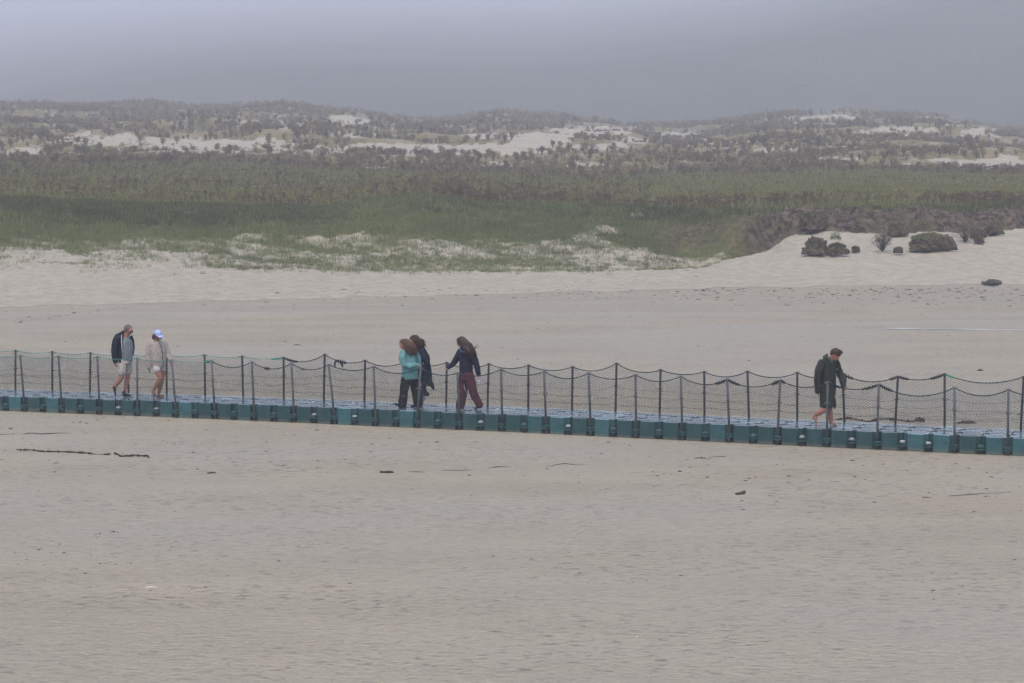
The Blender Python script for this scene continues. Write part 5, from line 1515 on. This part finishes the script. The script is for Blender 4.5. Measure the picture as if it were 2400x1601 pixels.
# --- boy in the long green changing coat, barefoot, walking right
def build_boy():
    P = Person('barefoot boy in long dark green hooded coat looking down at the dock', 1940, .66, 7.464, 1870, 800, 440, 1482)
    p, B = P.p, P.body
    sd = Vector((.35, .94, 0))
    P.head((560, 235, -.02), 92, (.86, -.45), .55)
    P.tube(B, [(520, 280, .0), (470, 350, .02)], [50, 58])
    P.inner( [(450, 370, .02), (450, 600, .02), (440, 900, .02)], [(150, 95), (140, 100), (140, 105)], wdir=sd)
    P.join_trunk([(395, 950, -.06)], 50); P.tube(B, [(395, 950, -.06), (400, 1120, -.10), (385, 1205, -.10), (310, 1250, -.08), (250, 1285, -.06), (222, 1320, -.06), (212, 1345, -.06)], [50, 48, 46, 50, 40, 32, 32])
    P.join_trunk([(490, 950, .08)], 50); P.tube(B, [(490, 950, .08), (480, 1120, .09), (478, 1220, .08), (490, 1320, .09), (505, 1400, .10), (512, 1445, .10)], [50, 48, 48, 48, 36, 32])
    P.foot(B, p(205, 1322, -.05), p(240, 1482, -.10), .042, .062, (1, -.2, .15))
    P.foot(B, p(490, 1478, .12), p(610, 1482, .02), .042, .065)
    P.inner( [(310, 400, -.14), (265, 620, -.18), (262, 780, -.15), (268, 865, -.13)], [52, 46, 38, 27])
    P.hand(p(268, 862, -.13), (.15, 0, -1), (.8, .5, 0), .082, .7)
    P.inner( [(590, 400, .15), (650, 600, .17), (700, 740, .10), (725, 800, .06)], [50, 44, 36, 26])
    P.hand(p(722, 795, .06), (.35, -.1, -1), (-.7, -.5, 0), .082, .7)
    P.finish_body(M_SKIN_RED); P.face_parts(True)
    C_, R, hf, hu, hs, hr = P.hd
    mb = MB(); rng = random.Random(12)
    mb.ell(C_ + hu * R * .30 - hf * R * .06, (R * .95, R * 1.06, R * .95), 16, 12, rot=hr)
    mb.ell(C_ - hf * R * .50 - hu * R * .12, (R * .66, R * .48, R * .55), 12, 8, rot=hr)
    mb.ell(C_ + hf * R * .42 + hu * R * .66, (R * .66, R * .42, R * .40), 12, 8, rot=hr)
    hair = remeshed(mb, 'hair', M_DKHAIR, P.root, .010, 1, .008, 40, 6)
    bm = bmesh.new(); bm.from_mesh(hair.data)
    bmesh.ops.delete(bm, geom=[v for v in bm.verts if (v.co - C_).dot(hf) > R * .10 and (v.co - C_).dot(hu) < R * (.18)], context='VERTS'); bm.to_mesh(hair.data); bm.free()
    mb = MB()
    for k in range(60):
        q = rng.uniform(-1, 1); a = C_ + hf * R * rng.uniform(-.2, .9) + hs * (R * .8 * q) + hu * R * rng.uniform(.7, 1.15)
        mb.tube([a, a + hf * R * .08 + hu * R * .10, a + hf * R * .12 - hu * R * rng.uniform(.05, .3)], [.010, .010, .003], 5)
    mb.build('fringe', M_DKHAIR, hair, True)
    mb = MB()
    P.tube(mb, [(475, 330, .02), (460, 370, .02), (452, 520, .02), (445, 700, .02), (440, 900, .01), (435, 1060, .0), (435, 1165, .0)], [(90, 80), (150, 112), (165, 130), (160, 138), (158, 138), (150, 136), (148, 134)], wdir=sd)
    P.tube(mb, [(325, 380, -.12), (275, 520, -.19), (258, 680, -.19), (265, 870, -.15)], [72, 72, 66, 54])
    P.tube(mb, [(580, 390, .14), (635, 540, .18), (680, 680, .13), (712, 790, .07)], [66, 62, 56, 46])
    P.tube(mb, [(560, 1020, .04), (572, 1120, .05), (565, 1195, .05)], [(30, 70), (26, 66), (14, 40)], wdir=(1, 0, 0))
    remeshed(mb, 'coat', M_OLIVE, P.root, .012, 2, .014, 6, 21)
    mb = MB()
    P.tube(mb, [(425, 245, .06), (392, 290, .07), (400, 340, .06)], [22, 50, 50]); P.tube(mb, [(440, 300, -.06), (500, 350, -.10), (555, 355, -.06)], [38, 34, 26]); P.tube(mb, [(430, 310, .06), (520, 345, .12), (560, 350, .04)], [40, 32, 24])
    remeshed(mb, 'hood', mat('lining green cloth', (.040, .062, .052), .9, .1, .2, 12), P.root, .011, 2, .008, 9, 3)
    for k in range(2):
        mb = MB(); mb.box(p(592 + k * 14, 486, -.115 + k * .01), (.010, .012, .014), rot=Euler((0, .5 - k, .4)).to_matrix()); mb.build('chest_badge', M_SOLE, P.root)
build_boy()

# --- small things carried by the girls
def pouch(P, top, w, h, label):
    t = P.root.matrix_basis @ top
    r = empty('pouch', t); tag(r, label, 'pouch')
    mb = MB()
    for s in (-1, 1): mb.tube([(s * w * .22, 0, .0), (s * w * .28, 0, -h * .28), (s * w * .30, 0, -h * .50)], .008, 6)
    mb.build('strap', M_LILAC, r, True)
    mb = MB(); mb.tube([(0, 0, -h * .45), (0, 0, -h * .52), (0, 0, -h * .72), (0, 0, -h * .90), (0, 0, -h)], [w * .30, w * .42, w * .50, w * .44, w * .25], 14)
    b = mb.build('bag_body', M_LILAC, r, True)
    mb = MB(); mb.tube([(0, 0, -h * .60), (0, 0, -h * .66)], w * .505, 14); mb.build('band', mat('grey lilac', (.26, .25, .33), .6), r, True)
pouch(PB, PB.p(1712, 835, -.12), .095, .20, 'lilac pouch with two straps dangling from the hand above burgundy trousers')
pouch(PC, PC.p(592, 925, -.22), .10, .17, 'lilac bag at the side of the long navy coat, behind the fence post')
# ---------------------------------------------------------------- things lying on the sand
M_WEED = mat('dark brown seaweed', (.036, .022, .018), .6, .3, .4, 14, .01, 40)
M_WEEDK = mat('blackish seaweed', (.020, .020, .020), .6, .3, .4, 14, .01, 40)
M_BROPE = mat('half buried blue rope', (.030, .045, .070), .8, .2, .3, 20)
M_DRIFT = mat('driftwood', (.075, .060, .048), .9, .1, .35, 9, .008, 30)
M_SHELL = mat('white shell', (.62, .61, .58), .5, .3, .15, 20)
M_ROCK = mat('weedy dark rock', (.060, .060, .056), .9, .2, .45, 4, .05, 9)
def sand_pt(u, v):
    p = on_z(u, v, 0.0)
    for k in range(3): p = on_z(u, v, float(height(p.x, p.y)))
    return p
def lump(mb, rng, c, w, d, h, n=12):
    o = len(mb.v); mb.ell(c, (w * .5, d * .5, h), 9, 5)
    for k in range(o, len(mb.v)):
        q = Vector(mb.v[k]) - Vector(c); mb.v[k] = tuple(Vector(c) + q * rng.uniform(.6, 1.35))
def buried_line(name, label, cat, a, b, r, mtl, vis, seed, knots=0.0):
    """a line lying across the sand, ducking under it in places"""
    rng = random.Random(seed); A, B = sand_pt(*a), sand_pt(*b)
    root = empty(name, A); tag(root, label, cat)
    n = max(8, int((B - A).length / .05)); pts = []
    for k in range(n + 1):
        t = k / n; p = A.lerp(B, t) + Vector((0, 1, 0)) * (vnoise(t * 6, seed, 2) - .5) * .5
        p.z = float(height(p.x, p.y)) + (vnoise(t * n * .16, seed * 3.3, 3) - (1 - vis)) * r * 5
        pts.append(p - A)
    mb = MB(); mb.tube(pts, r, 6); mb.build('strand', mtl, root, True)
    if knots:
        mb = MB()
        for k in range(n):
            if rng.random() < knots and pts[k].z + A.z > height(pts[k].x + A.x, pts[k].y + A.y) - r:
                lump(mb, rng, pts[k], rng.uniform(2.5, 6) * r, rng.uniform(2.5, 4) * r, rng.uniform(1.2, 2.6) * r)
        mb.build('clump', mtl, root, True)
    return root
buried_line('rope', 'thin blue rope half buried in the sand at the left edge, before the dock', 'rope', (-30, 1020), (208, 1013), .009, M_BROPE, .55, 1)
buried_line('mussel_rope', 'dark brown rope hung with clumps of weed, lying on the sand at left', 'rope', (38, 1057), (262, 1066), .011, M_WEED, .70, 2, .75)
buried_line('mussel_rope', 'short chain of dark brown clumps just right of the longer clump-hung rope', 'rope', (268, 1067), (350, 1074), .013, M_WEED, .75, 3, .8)
buried_line('rope', 'thin dark rope trailing right from the clump of weed on the near sand', 'rope', (935, 1108), (1195, 1096), .008, M_WEEDK, .50, 4)
buried_line('rope', 'short dark rope piece in the sand below the middle of the dock', 'rope', (1278, 1093), (1395, 1089), .006, M_WEEDK, .42, 5)
buried_line('rope', 'bluish rope barely showing in the sand at far right, below the dock', 'rope', (2160, 1166), (2405, 1153), .006, M_BROPE, .45, 6)
buried_line('weed_line', 'broken row of dark weed scraps in the sand below the right half of the dock', 'seaweed', (1630, 1075), (1700, 1070), .009, M_WEEDK, .5, 7, .4)
buried_line('kelp', 'brown kelp strand on the sand seen behind the dock, right of the boy', 'seaweed', (1950, 985), (2165, 990), .015, M_WEED, .75, 8, .5)
def heap(name, label, cat, u, v, w, d, h, mtl, seed, n=14, crisp=False):
    rng = random.Random(seed); p = sand_pt(u, v); root = empty(name, p); tag(root, label, cat)
    mb = MB()
    for k in range(n):
        a = rng.uniform(0, 6.283); r_ = rng.random() ** .7
        c = (w * .42 * r_ * math.cos(a), d * .42 * r_ * math.sin(a), h * .35 * (1 - r_))
        lump(mb, rng, c, w * rng.uniform(.25, .5), d * rng.uniform(.3, .6), h * rng.uniform(.3, .7))
    mb.build('fronds' if not crisp else 'stone', mtl, root, True)
    return root
heap('kelp_heap', 'brown knot of kelp at the right end of the kelp strand behind the dock', 'seaweed', 2155, 985, .20, .18, .08, M_WEED, 11)
heap('kelp_heap', 'long low brown heap of kelp behind the dock, between the last two far posts', 'seaweed', 2266, 992, .42, .18, .06, M_WEED, 12, 18)
heap('weed_clump', 'small dark clump of weed on the near sand with a rope trailing from it', 'seaweed', 907, 1108, .26, .16, .05, M_WEEDK, 13)
heap('weed_clump', 'lone dark weed scrap on the sand beyond the dock, left of the girls', 'seaweed', 696, 809, .26, .2, .03, M_WEEDK, 14, 8)
heap('weed_clump', 'lone brown weed scrap on the sand beyond the dock, far right', 'seaweed', 2297, 869, .20, .16, .05, M_WEED, 15, 8)
heap('shore_rock', 'flat dark weedy rock on the tide line at far right', 'rock', 2332, 664, 1.15, .7, .22, M_ROCK, 16, 16, True)
p = sand_pt(1735, 1159); root = empty('driftwood', p, .35); tag(root, 'dark chip of driftwood alone on the near sand at right', 'driftwood')
mb = MB(); mb.box((0, 0, .02), (.17, .055, .035), rot=Euler((.1, -.12, 0)).to_matrix()); mb.box((.06, .01, .035), (.09, .04, .03), rot=Euler((.2, -.2, .3)).to_matrix()); mb.build('wood', M_DRIFT, root)
p = sand_pt(496, 1110); root = empty('driftwood', p, .2); tag(root, 'thin dark stick on the near sand below the left part of the dock', 'driftwood')
mb = MB(); mb.tube([(-.08, 0, .01), (0, .01, .02), (.08, 0, .015)], [.012, .015, .008], 6); mb.build('wood', M_DRIFT, root)
for k, (u, v, L, lab) in enumerate(((355, 1379, .17, 'long white razor shell lying on the near sand at lower left'), (444, 1385, .07, 'small white shell splinter right of the razor shell'))):
    root = empty('shell', sand_pt(u, v), .1 + k); tag(root, lab, 'shell')
    mb = MB(); mb.tube([(-L / 2, 0, .006), (-L * .1, .004, .013), (L / 2, 0, .008)], [.008, .013, .009], 7, flat=.6); mb.build('valve', M_SHELL, root, True)

# scraps of weed and pebbles too many to count
def scraps(name, mtl, n, fn, smin, smax, seed):
    r = np.random.default_rng(seed); pts = []
    while len(pts) < n:
        u, v = fn(r); p = sand_pt(u, v); pts.append((p.x, p.y, float(height(p.x, p.y))))
    pts = np.array(pts)
    tri = []; vs = []
    for (x, y, z) in pts:
        s = r.uniform(smin, smax) * (r.random() ** 1.5 * 1.6 + .4); a = r.uniform(0, 6.283); asp = r.uniform(.25, .8); h = s * r.uniform(.10, .30)
        o = len(vs); m = 6
        for q in range(m):
            t = a + 6.283 * q / m; rr = s * r.uniform(.5, 1.15)
            vs.append((x + rr * math.cos(t), y + rr * math.sin(t) * asp, z - .004))
        vs.append((x + r.normal(0, s * .2), y, z + h))
        for q in range(m): tri.append((o + q, o + (q + 1) % m, o + m))
    me = fast_mesh(name, np.array(vs), np.array(tri)); me.materials.append(mtl)
    o = link(name, me); o['kind'] = 'stuff'; return o
def f_front(r):
    u = r.uniform(-60, 2460); edge = 962 + (u / 2400) * 105
    return u, edge + 12 + abs(r.normal(0, 55)) + (35 if u > 1500 else 0) * r.random()
scraps('weed_scraps', M_WEEDK, 420, f_front, .012, .050, 1)
scraps('weed_scraps', M_WEED, 260, lambda r: (r.uniform(-60, 2460), r.uniform(1080, 1420)), .008, .034, 2)
scraps('weed_scraps', M_WEEDK, 170, lambda r: (r.normal(100, 170) if r.random() < .5 else r.normal(330, 150), r.normal(1290, 40)), .010, .034, 3)
scraps('shingle', M_ROCK, 900, lambda r: (2400 - abs(r.normal(0, 700)), 676 + abs(r.normal(0, 17)) + r.normal(0, 3)), .03, .11, 4)
scraps('shingle', M_ROCK, 260, lambda r: (r.uniform(0, 2400), r.uniform(690, 900)), .012, .05, 5)
scraps('beach_litter', M_WEED, 260, lambda r: (r.uniform(-40, 2440), 690 - abs(r.normal(0, 32))), .02, .075, 6)
scraps('shell_bits', M_SHELL, 90, lambda r: (r.uniform(0, 2400), r.uniform(790, 1500)), .006, .016, 7)
scraps('weed_scraps', M_WEED, 130, lambda r: (lambda t: (30 + 330 * t, 757 - 50 * t + r.normal(0, 2.2)))(r.random()), .02, .07, 8)

# thin sheet of water left by the tide
t = NT('tide pool water with painted sky'); M_WATER = t.done((.50, .50, .49), .30, t.bump(t.noise(t.pos((.4, 1, 1)), 3, 2), .004), .6)  # pale sky reflection is painted into the base colour
pts = []
for k in range(41):
    f = k / 40; u = 2010 + 520 * f; v = 771 + 6 * f
    p = on_z(u, v, 0.0); w = .2 * min(1, f * 5 + .05) * (.5 + vnoise(f * 9, 2, 4))
    pts.append((p, w))
vs, fs = [], []
for p, w in pts: vs += [(p.x, p.y - w, float(height(p.x, p.y - w)) * .0 + .012), (p.x, p.y + w, .012)]
base = max(float(height(p.x, p.y)) for p, w in pts) + .006
vs = [(x, y, base) for x, y, z in vs]
for k in range(40): fs.append((2 * k, 2 * k + 2, 2 * k + 3, 2 * k + 1))
me = fast_mesh('tide_pool', np.array(vs), np.array(fs)); me.materials.append(M_WATER); link('tide_pool', me)['kind'] = 'structure'

# ---------------------------------------------------------------- pale things faint in the fog on the hillside
M_PALE = mat('pale concrete', (.13, .13, .13), .9, .1, .1, 2)
def hill_hit(u, v):
    ys = np.linspace(665, 3000, 9000); dr = ray(u, v); zr = ZC + ys * (dr.z / dr.y); xr = ys * (dr.x / dr.y); h = hill_z(xr, ys)
    k = np.argmax(h >= zr); return Vector((xr[k], ys[k], h[k]))
b = hill_hit(1902, 195); root = empty('hillside_platform', b); tag(root, 'faint pale slab with two tall thin masts on the foggy hillside at right', 'platform')
sc_ = b.y / F_PX
mb = MB(); mb.box((0, 0, .1), (82 * sc_, 3.0, .75)); mb.build('slab', M_PALE, root)
for u0, u1, v1 in ((1868, 1861, 133), (1937, 1928, 133)):
    mb = MB(); mb.tube([((u0 - 1902) * sc_, .5, 0), ((u1 - 1902) * sc_, .5, (195 - v1) * sc_)], .16, 6); mb.build('mast', M_PALE, root)
mb = MB(); mb.box((8 * sc_, 2, 15 * sc_), (15 * sc_, .4, .35)); mb.build('crossbar', M_PALE, root)
mb = MB(); mb.box((8 * sc_, 2, 7 * sc_), (.2, .2, 15 * sc_ - .4)); mb.build('crossbar_post', M_PALE, root)
steps = [(2262, 187, 24), (2265, 183, 26), (2267, 179, 26), (2270, 175, 26), (2272, 171, 24), (2275, 167, 24), (2284, 150, 24), (2284, 146, 22), (2285, 142, 22), (2288, 135, 20), (2286, 130, 24), (2282, 124, 22), (2279, 119, 16)]
a = hill_hit(2265, 190); root = empty('hillside_stairs', a); tag(root, 'faint flight of pale steps climbing the foggy hillside at far right', 'stairs')
for k, (u, v, w) in enumerate(steps):
    p = hill_hit(u, v) - a; s_ = (p.y + a.y) / F_PX
    mb = MB(); mb.box((0, 0, .1), (w * s_, 1.2, .42)); o = mb.build('step', M_PALE, root); o.location = p
# ---------------------------------------------------------------- sea fog
hz = MB(); hz.box((0, 2000, 168), (5200, 4200, 344))
hm = bpy.data.materials.new('sea fog'); hm.use_nodes = True
hn = hm.node_tree; hn.nodes.clear()
ho = hn.nodes.new('ShaderNodeOutputMaterial'); hv = hn.nodes.new('ShaderNodeVolumePrincipled')
hv.inputs['Color'].default_value = (.83, .90, 1.0, 1)
hv.inputs['Density'].default_value = HAZE_DENSITY
hv.inputs['Anisotropy'].default_value = 0.0
hn.links.new(hv.outputs[0], ho.inputs['Volume'])
hzo = hz.build('haze', hm); hzo['kind'] = 'stuff'
